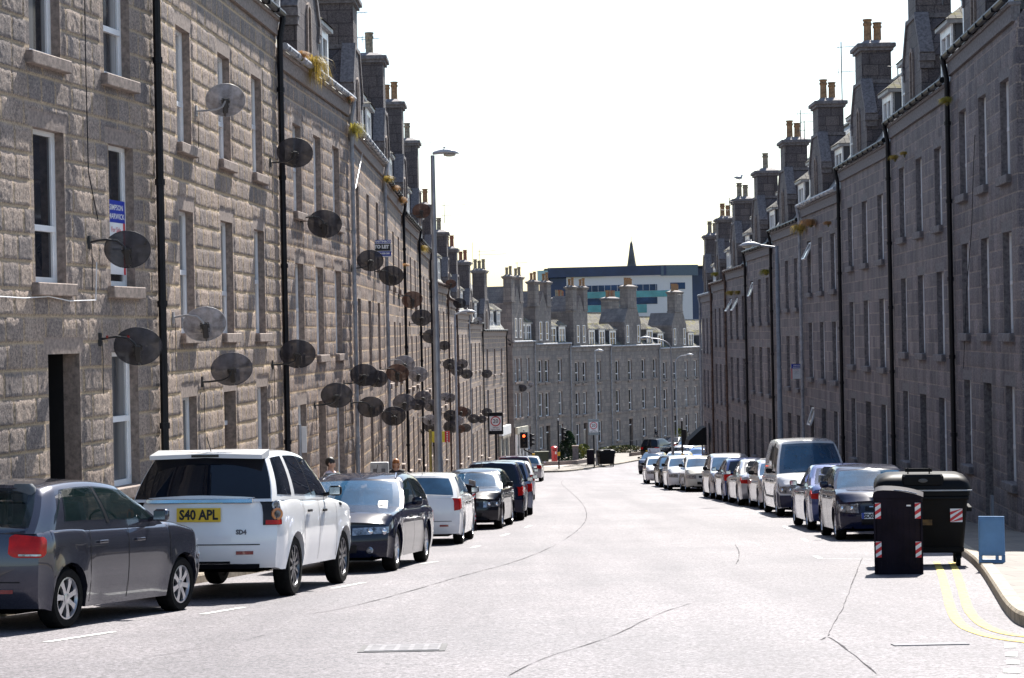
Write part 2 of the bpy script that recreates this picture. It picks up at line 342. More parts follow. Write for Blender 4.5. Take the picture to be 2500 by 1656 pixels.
def window(root,x,z,w,h,kind='sash',gi=0,sill=True,y=0,opened=None,dr=None):
    m=wmesh(w,h,kind,dr)
    o=link('window',m[0],root,(x,y,z))
    link('pane',m[1][gi],o)
    if sill: link('sill',m[2],o)
    if opened:
        sb=MB(); hh=h*.36; ww=w-.16
        for (x0,x1,z0,z1) in ((-ww/2,-ww/2+.06,-hh,0),(ww/2-.06,ww/2,-hh,0),(-ww/2,ww/2,-hh,-hh+.06),(-ww/2,ww/2,-.06,0)): sb.box(x0,x1,-.03,.03,z0,z1)
        sb.box(-ww/2+.05,ww/2-.05,-.006,.006,-hh+.05,-.05,1)
        s=sb.build('open_sash',[WH,glass('pale_sky_glass',(.16,.19,.23),rough=.05)],o); s.location=(0,.08,h-.06 if opened>0 else h*.38); s.rotation_euler=(R(-abs(opened)),0,0)
    return o
LINT=(3.15,6.2,9.2); WHH=(1.9,2.0,1.9)
def displ(x,z,amp,seed):
    wob=.02*(vnoise(x*3.1,z*1.7,seed+9)-.5)
    row=np.floor(z/BH); xx=x+.11*np.sin(2.3*x+1.7*row)+row*.377
    bi=np.floor(xx/BW); fx=xx-bi*BW; fz=z-row*BH+wob
    ss=lambda t:(lambda c:c*c*(3-2*c))(np.clip(t,0,1))
    V=ss(fz/.03)*(1-.95*ss((fz-(BH-.085))/.08)); Hh=.25+.75*ss(np.minimum(fx,BW-fx)/.035)
    ba=.6+.8*vnoise(bi*7.3,row*3.1,seed)
    rough=vnoise(x*7+z*3,z*5,seed+1)*.25+vnoise(x*17+z*8,z*10-x*5,seed+2)*.45+vnoise(x*29,z*23,seed+3)*.30
    return amp*V*Hh*(ba*.45+rough*1.0)+amp*.45*vnoise(x*33+z*9,z*27,seed+5)*V
def facade(mb,L,zb,E,ops,res,amp,xv0=0,zv1=99,seed=1):
    xs={0.0,L}; zs={zb,E}
    for (x0,x1,z0,z1) in ops: xs|={x0,x1,x0-.12,x1+.12}; zs|={z0,z1,z0-.0,z1+.22}
    def fill(s,lo,hi,step):
        a=sorted(s); out=[]
        for p,q in zip(a,a[1:]):
            n=max(1,int(round((q-p)/step))) if q>lo and p<hi else 1
            out+= [p+(q-p)*i/n for i in range(n)]
        return np.array(out+[a[-1]])
    X=fill(xs,xv0,99,res); Z=fill(zs,-99,zv1,res)
    gx,gz=np.meshgrid(X,Z,indexing='ij'); 
    y=np.zeros_like(gx)
    if amp>0:
        y=-displ(gx,gz,amp,seed)
        k=np.ones_like(gx)
        for (x0,x1,z0,z1) in ops:
            dx=np.maximum(np.maximum(x0-gx,gx-x1),0); dz=np.maximum(np.maximum(z0-gz,gz-z1),0)
            k=np.minimum(k,np.clip((np.maximum(dx/.12,dz/.22)-.95)/.15,0,1))
        for ex in (0,L): k=np.minimum(k,np.clip((np.abs(gx-ex)-.02)/.05,0,1))
        k=np.minimum(k,np.clip((E-gz-.02)/.06,0,1))
        y=y*k
    nz=len(Z); vs=np.stack([gx,y,gz],-1).reshape(-1,3)
    cx=(X[:-1]+X[1:])/2; cz=(Z[:-1]+Z[1:])/2
    keep=np.ones((len(cx),len(cz)),bool)
    dressed=np.zeros((len(cx),len(cz)),bool)
    for (x0,x1,z0,z1) in ops:
        keep&=~((cx[:,None]>x0)&(cx[:,None]<x1)&(cz[None,:]>z0)&(cz[None,:]<z1))
        dressed|=(cx[:,None]>x0-.12)&(cx[:,None]<x1+.12)&(cz[None,:]>z1)&(cz[None,:]<z1+.22)
    I,J=np.nonzero(keep); q=I*nz+J
    fs=np.stack([q,q+nz,q+nz+1,q+1],-1)
    o=len(mb.v); mb.v.extend(map(tuple,vs.tolist())); mb.f.extend(map(tuple,(fs+o).tolist())); mb.m.extend(dressed[I,J].astype(int).tolist())
    for (x0,x1,z0,z1) in ops:      # reveals
        for a,b_ in (((x0,z0),(x0,z1)),((x0,z1),(x1,z1)),((x1,z1),(x1,z0)),((x1,z0),(x0,z0))):
            mb.add([(a[0],0,a[1]),(b_[0],0,b_[1]),(b_[0],.24,b_[1]),(a[0],.24,a[1])],[(0,1,2,3)],1)
PTC={}
def potmesh(kind,h):
    k=(kind,h)
    if k not in PTC:
        b=MB(); b.lathe([(.15,0),(.155,.06),(.125,.1),(.115,h*.72),(.14,h*.76),(.14,h*.84),(.12,h*.86),(.12,h*.92),(.145,h*.94),(.145,h),(.10,h),(.09,h-.1)],12)
        PTC[k]=b.mesh('chimney_pot',POT[kind],smooth=40)
    return PTC[k]
def stack(root,cx,w,y0,y1,z0,z1,gm,pots,ph=.75,pk=0,dm=None):
    b=MB(); d=dm or DR2
    b.box(cx-w/2,cx+w/2,y0,y1,z0,z1)
    b.box(cx-w/2-.05,cx+w/2+.05,y0-.05,y1+.05,z0+.02,z0+.13,1)
    b.box(cx-w/2-.07,cx+w/2+.07,y0-.07,y1+.07,z1,z1+.09,1); b.box(cx-w/2-.14,cx+w/2+.14,y0-.14,y1+.14,z1+.09,z1+.22,1,bev=.02)
    c1=[(cx-w/2-.05,y0-.05),(cx+w/2+.05,y0-.05),(cx+w/2+.05,y1+.05),(cx-w/2-.05,y1+.05)]
    k=.5
    c2=[(cx+(p[0]-cx)*k,(y0+y1)/2+(p[1]-(y0+y1)/2)*k) for p in c1]
    b.loft([[(p[0],p[1],z1+.22) for p in c1],[(p[0],p[1],z1+.36) for p in c2]],1)
    o=b.build('chimney',[gm,d],root)
    for i in range(pots):
        px=cx+((i-(pots-1)/2)*.30 if w>1.6 or y1-y0<.6 else 0); py=(y0+y1)/2+(0 if w>1.6 or y1-y0<.6 else (i-(pots-1)/2)*.30)
        p=link('chimney_pot',potmesh(pk if pk<3 else (i*7+int(cx*3))%3,ph if i%2==0 else ph*.86),o,(px,py,z1+.3))
    return o
def gabled(root,gx,E,gm,w=2.9,vh=1.25,sh=2.3,top=3.3,pots=2,pk=0,win=1,ph=.75,dep=.9):
    b=MB(); sw=1.3
    poly=[(gx-w/2,E-.1),(gx+w/2,E-.1),(gx+w/2,E+vh),(gx+sw/2+.02,E+sh),(gx-sw/2-.02,E+sh),(gx-w/2,E+vh)]
    b.prism(poly,-.012,2.1)
    o=b.build('gable',gm,root)
    for sg in (-1,1):
        s=MB()
        a=Vector((gx+sg*(w/2+.05),0,E+vh-.02)); c=Vector((gx+sg*(sw/2),0,E+sh+.06)); d=(c-a); n=Vector((-d.z,0,d.x)).normalized()*.13
        if n.z<0: n=-n
        q=[a,c,c+n,a+n]
        s.loft([[(p.x,-.06,p.z) for p in q],[(p.x,.30,p.z) for p in q]])
        s.box(gx+sg*(w/2+.0)-.14,gx+sg*(w/2)+.14,-.07,.32,E+vh-.16,E+vh+.02); s.box(gx+sg*(w/2-.03)-.1,gx+sg*(w/2-.03)+.1,-.05,.3,E+vh-.34,E+vh-.163)
        link('skew',s.mesh('skew',DR2),o)
    xs=[gx] if win==1 else [gx-.5,gx+.5]
    if win:
        for wx in xs:
            f=MB(); ww=.34; z0=E+.30; z1=E+1.35
            arc=[(wx+ww/2*math.cos(t),z1+ww/2*math.sin(t)) for t in [math.pi*i/8 for i in range(9)]]
            f.prism([(wx-ww/2,z0),(wx+ww/2,z0)]+arc,-.022,-.016)
            p=f.build('gable_window',GL[1],root)
            e=MB()
            for sg in (-1,1): e.box(wx+sg*(ww/2+.05)-.05,wx+sg*(ww/2+.05)+.05,-.06,-.014,z0-.02,z1)
            for i in range(8):
                a0,a1=math.pi*i/8,math.pi*(i+1)/8
                q=[(wx+r*math.cos(t),z1+r*math.sin(t)) for r,t in ((ww/2,a0),(ww/2+.1,a0),(ww/2+.1,a1),(ww/2,a1))]
                e.prism(q,-.06,-.014)
            e.box(wx-.33,wx+.33,-.1,-.014,z0-.16,z0-.02)
            link('surround',e.mesh('surround',DR),p)
    if top: stack(root,gx,sw,.0,dep,E+sh-.02,E+top,gm,pots,ph,pk)
    return o
def dormer(root,dx,E,gi=0,w=1.55,h=1.5,two=True,pied=True,fy=.30):
    b=MB(); z0=E+.22; z1=z0+h
    b.add([(dx-w/2,fy,z0),(dx-w/2,fy,z1),(dx-w/2,fy+1.75,z1),(dx+w/2,fy,z0),(dx+w/2,fy,z1),(dx+w/2,fy+1.75,z1)],[(0,1,2),(3,4,5)],0)
    b.box(dx-w/2-.12,dx+w/2+.12,fy-.16,fy+1.9,z1,z1+.10,1)
    if pied:
        b.add([(dx-w/2-.15,fy-.2,z1+.102),(dx+w/2+.15,fy-.2,z1+.102),(dx+w/2+.15,fy+2.2,z1+.102),(dx-w/2-.15,fy+2.2,z1+.102),(dx,fy+.45,z1+.62),(dx,fy+2.6,z1+.62)],[(0,1,4),(1,2,5,4),(0,4,5,3)],2)
    o=b.build('dormer',[SLD,LEAD,SLF],root)
    f=MB()
    f.box(dx-w/2,dx-w/2+.14,fy-.05,fy+.05,z0,z1-.002); f.box(dx+w/2-.14,dx+w/2,fy-.05,fy+.05,z0,z1-.002); f.box(dx-w/2+.14,dx+w/2-.14,fy-.045,fy+.05,z1-.2,z1-.003); f.box(dx-w/2-.05,dx+w/2+.05,fy-.12,fy+.05,z0-.07,z0+.05)
    if two: f.box(dx-.045,dx+.045,fy-.04,fy+.05,z0+.05,z1-.2)
    f.box(dx-w/2+.14,dx+w/2-.14,fy-.03,fy+.04,z0+h*.48,z0+h*.48+.05)
    w_=f.build('dormer_window',WH,root)
    p=MB(); p.box(dx-w/2+.1,dx+w/2-.1,fy+.012,fy+.03,z0+.02,z1-.1); link('pane',p.mesh('pane',GL[gi]),w_)
def house(p0,p1,label,gm,near=None,pipe='k',bays=(.2,.5,.8),gf='wdw',gab=.42,dorm=(.12,.78),dE=0.0,base=None,chim='gable',pk=0,ph=.75,res=None,amp=0,xv0=0,zv1=99,ops_abs=None,opened={},roofm=None,ridge=(3.0,4.3),pots=2,eave=None,gfh=None,trim=None,pipe2=None,top=3.3,group='granite tenement houses along the street',win=1,noroof=False,depth=8.5,doorm=0,bandz=None,ww=1.02,lint=None):
    p0=Vector((p0[0],p0[1],0)); p1=Vector((p1[0],p1[1],0)); d=p1-p0; L=d.length; rz=math.atan2(d.y,d.x)
    gl=g((p0.y+p1.y)/2) if base is None else base
    root=thing('granite_house',label,'house',(p0.x,p0.y,gl),rz,group)
    E=(10.15+dE) if eave is None else eave-gl
    sc=(E-.95)/9.2
    lint=lint or [l*sc for l in LINT]
    ops=[]; wins=[]
    if ops_abs: 
        for (k,x,fl,w) in ops_abs:
            z1=lint[fl]; z0=z1-(WHH[fl] if k=='w' else 3.6); ops.append((x-w/2,x+w/2,z0,z1)); wins.append((k,x,z0,w,z1-z0,fl))
    else:
        for fl in range(3):
            for bi,bf in enumerate(bays):
                k='w' if fl else gf[bi]
                if k=='-': continue
                x=bf*L; w=ww; z1=lint[fl]; z0=z1-WHH[fl] if k=='w' else -.9
                if k=='d': z0=z1-3.3
                ops.append((x-w/2,x+w/2,z0,z1)); wins.append((k,x,z0,w,z1-z0,fl))
    mb=MB(); zb=-1.6
    facade(mb,L,zb,E,ops,res or 50,amp,xv0,zv1,seed=int(p0.y)%97)
    D=depth; ry,rh=ridge
    for x in (0,L):
        mb.add([(x,0,zb),(x,D,zb),(x,D,E-.3),(x,ry,E+rh-.05),(x,0,E)],[(0,1,2,3,4)],0)
    mb.add([(0,D,zb),(L,D,zb),(L,D,E-.3),(0,D,E-.3)],[(0,1,2,3)],0)
    wl=mb.build('wall',[gm,trim if trim is DR2 else DR],root)
    if amp>0: wl.data.polygons.foreach_set('use_smooth',[True]*len(wl.data.polygons)); wl.data.set_sharp_from_angle(angle=R(60))
    cn=MB(); cn.box(.02,L-.02,-.07,.10,E+.004,E+.30); cn.box(.0,L,-.12,.12,E+.30,E+.38,bev=.02)
    if bandz:
        for bz in bandz: cn.box(.02,L-.02,-.05,.05,bz,bz+.16)
    cn.build('cornice',trim or DR,root)
    gt=MB(); gt.tube([(0.05,-.17,E+.44),(L-.05,-.17,E+.44)],.075,8)
    for i in range(int(L/1.0)): gt.box(.3+i*1.0,.34+i*1.0,-.26,-.08,E+.36,E+.45)
    gt.build('gutter',PIPE[pipe or pipe2],root,smooth=40)
    def dpipe(x,m,r=.06):
        dp=MB(); dp.tube([(x,-.17,E+.44),(x,-.17,E+.3),(x,-.10,E-.05),(x,-.10,-1.2)],r,8)
        for i in range(6): dp.lathe([(r+.018,i*1.8),(r+.018,i*1.8+.09)],8,(x,-.10,0))
        dp.build('downpipe',m,root,smooth=40)
    if pipe: dpipe(L-.12,PIPE[pipe],.062 if p0.y<35 else .052)
    if pipe2: dpipe(.14,PIPE[pipe2])
    # openings
    for i,(k,x,z0,w,h,fl) in enumerate(wins):
        r=random.Random(int(p0.y*10)+i*7+fl).random()
        if k=='w':
            window(root,x,z0,w,h,'sash' if r<.55 else 'low',0 if r<.45 else (1 if r<.8 else 2),opened=opened.get((i),None),dr=trim if trim is DR2 else None)
        elif k=='o':   # open dark close
            b=MB(); b.box(x-w/2+.002,x+w/2-.002,.9,.92,z0,z0+h); b.add([(x-w/2,.24,z0),(x-w/2,.24,z0+h),(x-w/2,.92,z0+h),(x-w/2,.92,z0),(x+w/2,.24,z0),(x+w/2,.24,z0+h),(x+w/2,.92,z0+h),(x+w/2,.92,z0)],[(0,1,2,3),(4,5,6,7),(1,2,6,5)])
            b.build('doorway',DARK,root)
        else:
            b=MB(); b.box(x-w/2+.003,x+w/2-.003,.2,.25,z0,z0+h-.62)
            for pz in (.35,1.25,2.05):
                if pz+.6<h-.7: b.box(x-w*.33,x+w*.33,.185,.2,z0+h-.75-pz-.0,z0+h-.75-pz+.45)
            dr=b.build('door',DOORM[(doorm+int(r*2.99))%3],root)
            f=MB(); f.box(x-w/2+.01,x+w/2-.01,.16,.26,z0+h-.62,z0+h-.54); f.build('transom',WH,root)
            f=MB(); f.box(x-w/2+.003,x+w/2-.003,.2,.22,z0+h-.54,z0+h-.003); f.build('fanlight',GL[1],root)
            hb=MB(); hb.ell((x+w*.36,.17,z0+1.6),(.03,.03,.03)); link('handle',hb.mesh('handle',LEAD,smooth=50),dr)
    # roof
    if not noroof:
        rm=roofm or SL
        rb=MB(); rb.loft([[(x,-.02,E+.385),(x,ry,E+rh+.385),(x,D+.2,E+.2),(x,D+.2,E+.08),(x,ry,E+rh+.25),(x,.12,E+.385)] for x in (0.01,L-.01)])
        rb.box(.01,L-.01,ry-.13,ry+.13,E+rh+.36,E+rh+.43,1)
        rb.build('roof',[rm,LEAD],root)
        for f_ in dorm: dormer(root,f_*L,E+.2,int(f_*10)%3)
        if chim=='gable': gabled(root,gab*L,E+.33,GS,pots=pots,pk=pk,ph=ph,top=top,win=win)
    return root,L,E
# left row
lab_left=['rock faced granite house nearest the camera on the left with open dark doorway',
'rough granite house on the left between thick black downpipe and tall grass gutter house',
'granite house on the left with bright tufts of grass hanging from its black gutter',
'granite house on the left between two pale grey downpipes, beyond the grassy gutter house',
'granite house on the left holding the white and blue letting board',
'granite house on the left with a brown dish at its eaves by the lamp post',
'granite house just beyond the tall lamp post on the left, seventh from camera',
'eighth granite house from the camera on the left, edge-on beside the tall lamp post',
'ninth granite house from the camera on the left, with a brown dish at its roof',
'granite house directly behind the second, shorter lamp post on the left',
'granite house on the bend, second before the white shop front on the left',
'granite corner house with the white shop front where the left row ends']
pk_l=[0,2,2,2,2,0,2,0,2,1,1,2]
pipes_l=['k','k','w','w','k','k','k','b','b','w','k','k']
for i in range(12):
    p0,p1=LW[i],LW[i+1]
    if i>=1: # butt the next house a hair past the last
        p0=(p0[0],p0[1]) if i!=1 else LW[2]
    a,b=([LW[0],LW[1]] if i==0 else [LW[i+1],LW[i+2]]) if i<12 else None
    kw=dict(pipe=pipes_l[i],pk=pk_l[i],dE=[0,0,0,0,.2,.45,.68,-.08,-.05,0,.05,0][i],top=[3.3,3.3,3.3,3.5,3.9,4.2,4.3,3.7,3.6,3.8,4.0,4.3][i],pots=[2,2,1,1,1,2,1,2,1,2,2,3][i])
    if i==0: kw.update(ops_abs=[('o',9.25,0,1.0),('w',11.32,0,.95),('w',8.9,1,.95),('w',11.32,1,.9),('w',8.85,2,.95),('w',11.25,2,.95),('w',5.6,0,.95),('w',5.6,1,.95),('w',5.6,2,.95),('w',2.5,0,.95),('w',2.5,1,.95),('w',2.5,2,.95)],lint=(2.95,5.88,8.74),res=.026,amp=.011,xv0=6.8,zv1=8.4,gab=.5)
    elif i==1: kw.update(lint=(3.03,6.07,9.05),res=.032,amp=.015,bays=(.165,.48,.78),zv1=11,doorm=1,gab=.45)
    elif i==2: kw.update(res=.05,amp=.018,bays=(.23,.5,.78),gab=.40)
    elif i==3: kw.update(res=.09,amp=.018,gab=.24,dorm=(.62,.88))
    else: kw.update(gab=.2,dorm=(.56,.86))
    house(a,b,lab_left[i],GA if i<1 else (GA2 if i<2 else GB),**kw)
    if i==11: break
# right row (far to near)
lab_right=['granite house on the right that runs out of the frame beside the blue board',
'granite house nearest the camera on the right, cut off by the frame edge',
'second granite house on the right, between two pairs of black downpipes',
'third granite house on the right with paired buff pots and pale squared stone',
'granite house on the right with a sash swung open below tan gutter tufts',
'granite house on the right that carries the blue and white sale board',
'granite house on the right standing directly behind the right-hand lamp post',
'granite house on the right with yellow gutter tufts and two small open vents',
'eighth granite house on the right, between two rusty brown downpipes',
'granite house on the right, last but one before the black awning',
'last granite house of the right row, above the black awning']
pk_r=[0,0,0,0,0,0,2,2,0,2,0]; pipes_r=['k','k','k','k','k','w','k','k','b','b','w']
nR=len(RW)-1
for i in range(nR):
    if i==0: continue      # the row starts at the corner by the side street
    near,far=RW[i],RW[i+1]
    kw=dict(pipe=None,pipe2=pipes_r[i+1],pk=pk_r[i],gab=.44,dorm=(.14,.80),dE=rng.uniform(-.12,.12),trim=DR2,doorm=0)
    if i==1: kw.update(res=.07,amp=.014,bays=(.2,.52,.84))
    if i==2: kw.update(res=.085,amp=.012)
    if i==4: kw.update(opened={6:26,0:18})
    if i==5: kw.update(pots=2)
    if i==6: kw.update(opened={6:20},pots=1)
    if i==7: kw.update(opened={6:30,7:30},pots=2)
    if i==0: kw.update(bays=(.1,.28,.46,.64,.82),gf='wdwdw')
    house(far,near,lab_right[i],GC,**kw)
# far row round the bend
far=[(0.0,166),(1.85,173),(5.10,181),(9.15,191),(14.55,203),(19.5,214),(30,240)]
lab_far=['pale granite house closing the street with the cream shop sign, twin stacks',
'pale granite house behind the red post box, twin chimney stacks, second from left',
'pale granite house behind the dark conifer and far speed sign, twin stacks',
'pale granite house behind the long railings with one broad chimney stack',
'pale granite house farthest right at the bend, one broad stack, by the black awning',
'pale granite house beyond the bend, mostly hidden by the right row']
ev=[-.93,-1.2,-1.52,-1.6,-1.98,-2.3]
FARH=[]
for i in range(6):
    a,b=far[i],far[i+1]; LL=math.hypot(b[0]-a[0],b[1]-a[1])
    bays=(.16,.34,.70) if i<3 else (.13,.38,.66,.90)
    kw=dict(eave=ev[i],base=g((a[1]+b[1])/2)-.0,pipe='w',bays=bays,gf='wdw' if i<3 else 'wdww',roofm=SLF,dorm=(.60,.86) if i<3 else (.10,.86),chim='none',trim=GD,ridge=(4.2,3.3),win=0,ww=.95)
    kw['bandz']=[3.55,6.55]
    if i==0: kw.update(gf='w-w',dorm=(.64,.9))
    r,L,E=house(a,b,lab_far[i],GD,**kw); FARH.append((r,L,E))
    if i<3:
        gx=.26*L; w=3.7
        b_=MB(); b_.prism([(gx-w/2,E+.3),(gx+w/2,E+.3),(gx+w/2,E+3.6),(gx-w/2,E+3.6)],-.012,2.6); b_.prism([(gx-.92,E+3.6),(gx+.92,E+3.6),(gx,E+5.0)],-.012,2.6)
        b_.build('gable',GD,r)
        for s in (-1,1): window(r,gx+s*.75,E+.75,.6,1.6,'low',1,sill=False,y=-.2)
        for s in (-1,1): stack(r,gx+s*1.42,1.0,-.03,.65,E+3.61,E+5.55,GD,2,.75,0 if i else 2,dm=GD)
    else:
        gx=.45*L if i==3 else .5*L
        b_=MB(); b_.prism([(gx-2.2,E+.3),(gx+2.2,E+.3),(gx+2.2,E+2.7),(gx+1.25,E+4.0),(gx-1.25,E+4.0),(gx-2.2,E+2.7)],-.012,2.6); b_.build('gable',GD,r)
        for s in (-1,1): window(r,gx+s*1.45,E+.7,.6,1.7,'low',0,sill=False,y=-.2)
        stack(r,gx,2.35,-.01,.8,E+4.01,E+5.9,GD,6,.75,0,dm=GD)
for i,(w,zt,n) in enumerate(((1.5,4.5,3),(1.7,4.6,3),(2.6,4.7,6),(3.0,4.9,7))):
    r,L,E=FARH[i]
    stack(r,L-w/2-.5,w,3.9,4.7,E+2.6,E+zt,GD,n,.7,3,dm=DR2)
# ---------------------------------------------------------------- vehicles
RUB=mat('tyre_rubber',(.006,.006,.006),rough=.8,var=.3,scale=20,spec=.15)
PLA=mat('black_trim_plastic',(.006,.006,.008),rough=.45,var=.2,spec=.25)
UND=mat('underbody_black',(.002,.002,.002),rough=1,spec=0)
ALU=mat('alloy_silver',(.55,.55,.57),rough=.28,metal=.85,var=.06)
ALD=mat('alloy_dark',(.14,.14,.15),rough=.3,metal=.8,var=.06)
CHR=mat('chrome',(.75,.75,.77),rough=.12,metal=1,var=.02)
CGL=glass('car_glass_dark',(.006,.009,.016),rough=.02,spec=.5)
CGS=glass('car_windscreen',(.035,.09,.17),rough=.02,spec=.5,var=.3)  # base colour brightened to blue to stand in for reflected sky
CGT=mat('car_glass_clear',(.010,.022,.022),rough=.02,var=.2,scale=1,spec=.6,alpha=.50)
CWT=mat('car_windscreen_clear',(.035,.10,.19),rough=.02,var=.3,scale=1,spec=.7,alpha=.78)  # glass tint pushed bluer, painting the sky's reflection into the colour
SEAT=mat('car_seat_fabric',(.10,.11,.12),rough=.8)
RED=mat('tail_lamp_red',(.50,.008,.007),rough=.25,var=.2,scale=5,spec=.3)
DRED=mat('reflector_dark_red',(.22,.008,.008),rough=.2,coat=1)
AMB=mat('lamp_amber',(.60,.20,.05),rough=.15,coat=1)
CLR=mat('headlamp_clear',(.30,.32,.35),rough=.15,metal=.6,var=.45,scale=14,coat=1)
SMK=mat('lamp_smoked',(.012,.008,.010),rough=.2,spec=.3)
PYE=mat('plate_yellow',(.75,.50,.03),rough=.35,var=.05); PWH=mat('plate_white',(.75,.75,.74),rough=.35,var=.05)
INK=mat('black_lettering',(.01,.01,.012),rough=.5); BLU=mat('plate_blue',(.02,.05,.30),rough=.4)
GREYL=mat('grey_lettering',(.12,.12,.13),rough=.4)
def sm(t): t=min(1,max(0,t)); return t*t*(3-2*t)
def pl(tab,x): return float(np.interp(x,[p[0] for p in tab],[p[1] for p in tab]))
TYPES=dict(
 hatch=dict(pf=.30,pr=.15,L=3.97,W=1.68,H=1.46,wb=2.47,fo=.80,r=.305,top=[(0,.99),(.25,1.01),(2.9,1.0),(3.05,.99),(3.65,.89),(3.97,.73)],
   wx=3.02,wt=2.28,bx=.05,bt=.46,rt=1.385,ft=1.37,rp=[(.2,.10),(.36,.02),(.55,0),(.80,.01),(1.0,.06)],fp=[(.2,.10),(.35,.02),(.5,0),(.66,.05)],side=[(.13,.19,.25,.78,.16,.82),(.20,.50,.10,.10,.88,.89),(.525,.955,.08,.06,.89,.86)],doors=(1.12,1.92,2.86)),
 suv=dict(pf=.28,pr=.17,L=4.5,W=1.91,H=1.79,wb=2.66,fo=.86,r=.37,top=[(0,1.20),(.3,1.22),(3.1,1.18),(3.3,1.16),(4.1,1.08),(4.5,.95)],
   wx=3.25,wt=2.55,bx=.06,bt=.42,rt=1.73,ft=1.70,rp=[(.35,.12),(.48,.02),(.65,0),(1.2,.06)],fp=[(.3,.12),(.45,.02),(.6,0),(.9,.06)],side=[(.07,.275,.02,.0,.90,.90),(.335,.60,.02,.0,.90,.90),(.62,.965,.0,-.02,.90,.86)],doors=(1.42,2.22,3.18),zs=.35),
 estate=dict(L=4.9,W=1.86,H=1.47,wb=2.97,fo=.84,r=.335,top=[(0,.88),(.3,.95),(3.2,.95),(3.4,.95),(4.5,.86),(4.9,.72)],
   wx=3.38,wt=2.55,bx=.10,bt=.62,rt=1.41,ft=1.38,rp=[(.2,.12),(.36,.02),(.55,0),(.9,.08)],fp=[(.18,.12),(.32,.02),(.5,0),(.7,.06)],side=[(.08,.30,.20,.12,.72,.84),(.33,.58,.10,.08,.86,.88),(.60,.955,.07,.04,.88,.86)],doors=(1.55,2.45,3.4)),
 saloon=dict(L=4.75,W=1.82,H=1.45,wb=2.85,fo=.82,r=.325,top=[(0,.90),(.15,.99),(.75,1.0),(3.1,.94),(3.3,.94),(4.3,.86),(4.75,.73)],
   wx=3.30,wt=2.50,bx=.62,bt=1.45,rt=1.40,ft=1.38,rp=[(.2,.14),(.36,.03),(.55,0),(.7,.01),(1,.06)],fp=[(.18,.12),(.32,.02),(.5,0),(.7,.06)],side=[(.16,.50,.14,.08,.50,.87),(.53,.955,.06,.03,.88,.86)],doors=(1.4,2.3,3.3)),
 mpv=dict(L=4.1,W=1.72,H=1.60,wb=2.6,fo=.80,r=.31,top=[(0,.95),(.3,1.0),(3.1,1.0),(3.3,.99),(3.8,.90),(4.1,.75)],
   wx=3.38,wt=2.45,bx=.04,bt=.34,rt=1.54,ft=1.50,rp=[(.2,.12),(.36,.02),(.55,0),(.95,.04)],fp=[(.2,.10),(.35,.02),(.5,0),(.68,.05)],side=[(.08,.22,.12,.08,.84,.88),(.25,.53,.07,.05,.89,.90),(.55,.95,.05,.02,.90,.86)],doors=(1.2,2.0,3.0)),
 van=dict(L=4.78,W=1.90,H=1.98,wb=3.1,fo=.83,r=.32,top=[(0,1.06),(.3,1.08),(3.8,1.08),(4.0,1.07),(4.5,.98),(4.78,.80)],
   wx=4.05,wt=3.35,bx=.03,bt=.10,rt=1.94,ft=1.90,rp=[(.25,.10),(.45,.0),(1.05,.02)],fp=[(.2,.10),(.4,.02),(.55,0),(.85,.07)],side=[(.42,.62,.30,.26,.82,.82),(.71,.965,.12,.0,.82,.78)],doors=(1.6,2.75,3.75)))
WHM={}
def wheelmesh(r,style):
    k=(r,style)
    if k in WHM: return WHM[k]
    w=.20; t=MB()
    t.lathe([(r*.66,-w/2+.02),(r*.72,-w/2),(r*.92,-w/2),(r*.985,-w/2+.025),(r,-w*.2),(r,w*.2),(r*.985,w/2-.025),(r*.92,w/2),(r*.72,w/2),(r*.66,w/2-.02),(r*.62,w/2-.07),(.01,w/2-.08)],28,axis='y',cap=True)
    rm=MB(); n,mi={'7':(7,0),'5':(5,0),'10':(10,0),'d10':(10,0),'steel':(9,0)}[style]
    y=w/2-.012
    rm.lathe([(r*.66,y-.03),(r*.69,y),(r*.64,y+.002),(r*.605,y-.03)],28,axis='y',cap=False)
    rm.lathe([(r*.16,y-.05),(r*.15,y-.008),(r*.09,y-.004),(.004,y-.004)],14,axis='y',cap=False)
    for i in range(n):
        a=2*math.pi*i/n; ca,sa=math.cos(a),math.sin(a); h0,h1=r*.085,(r*.115 if n<9 else r*.05)
        pts=[]
        for (rr,hw,yy) in ((r*.12,h0*(1 if n<9 else .6),y-.012),(r*.40,(h0+h1)/2*(.8 if n<9 else .7),y-.004),(r*.63,h1,y-.006)):
            pts.append([(rr*ca-hw*sa,yy,rr*sa+hw*ca),(rr*ca+hw*sa,yy,rr*sa-hw*ca),(rr*ca+hw*sa,yy-.035,rr*sa-hw*ca),(rr*ca-hw*sa,yy-.035,rr*sa+hw*ca)])
        rm.loft(pts)
    WHM[k]=(t.mesh('wheel',RUB,smooth=40),rm.mesh('rim',ALD if style=='d10' else ALU,smooth=35)); return WHM[k]
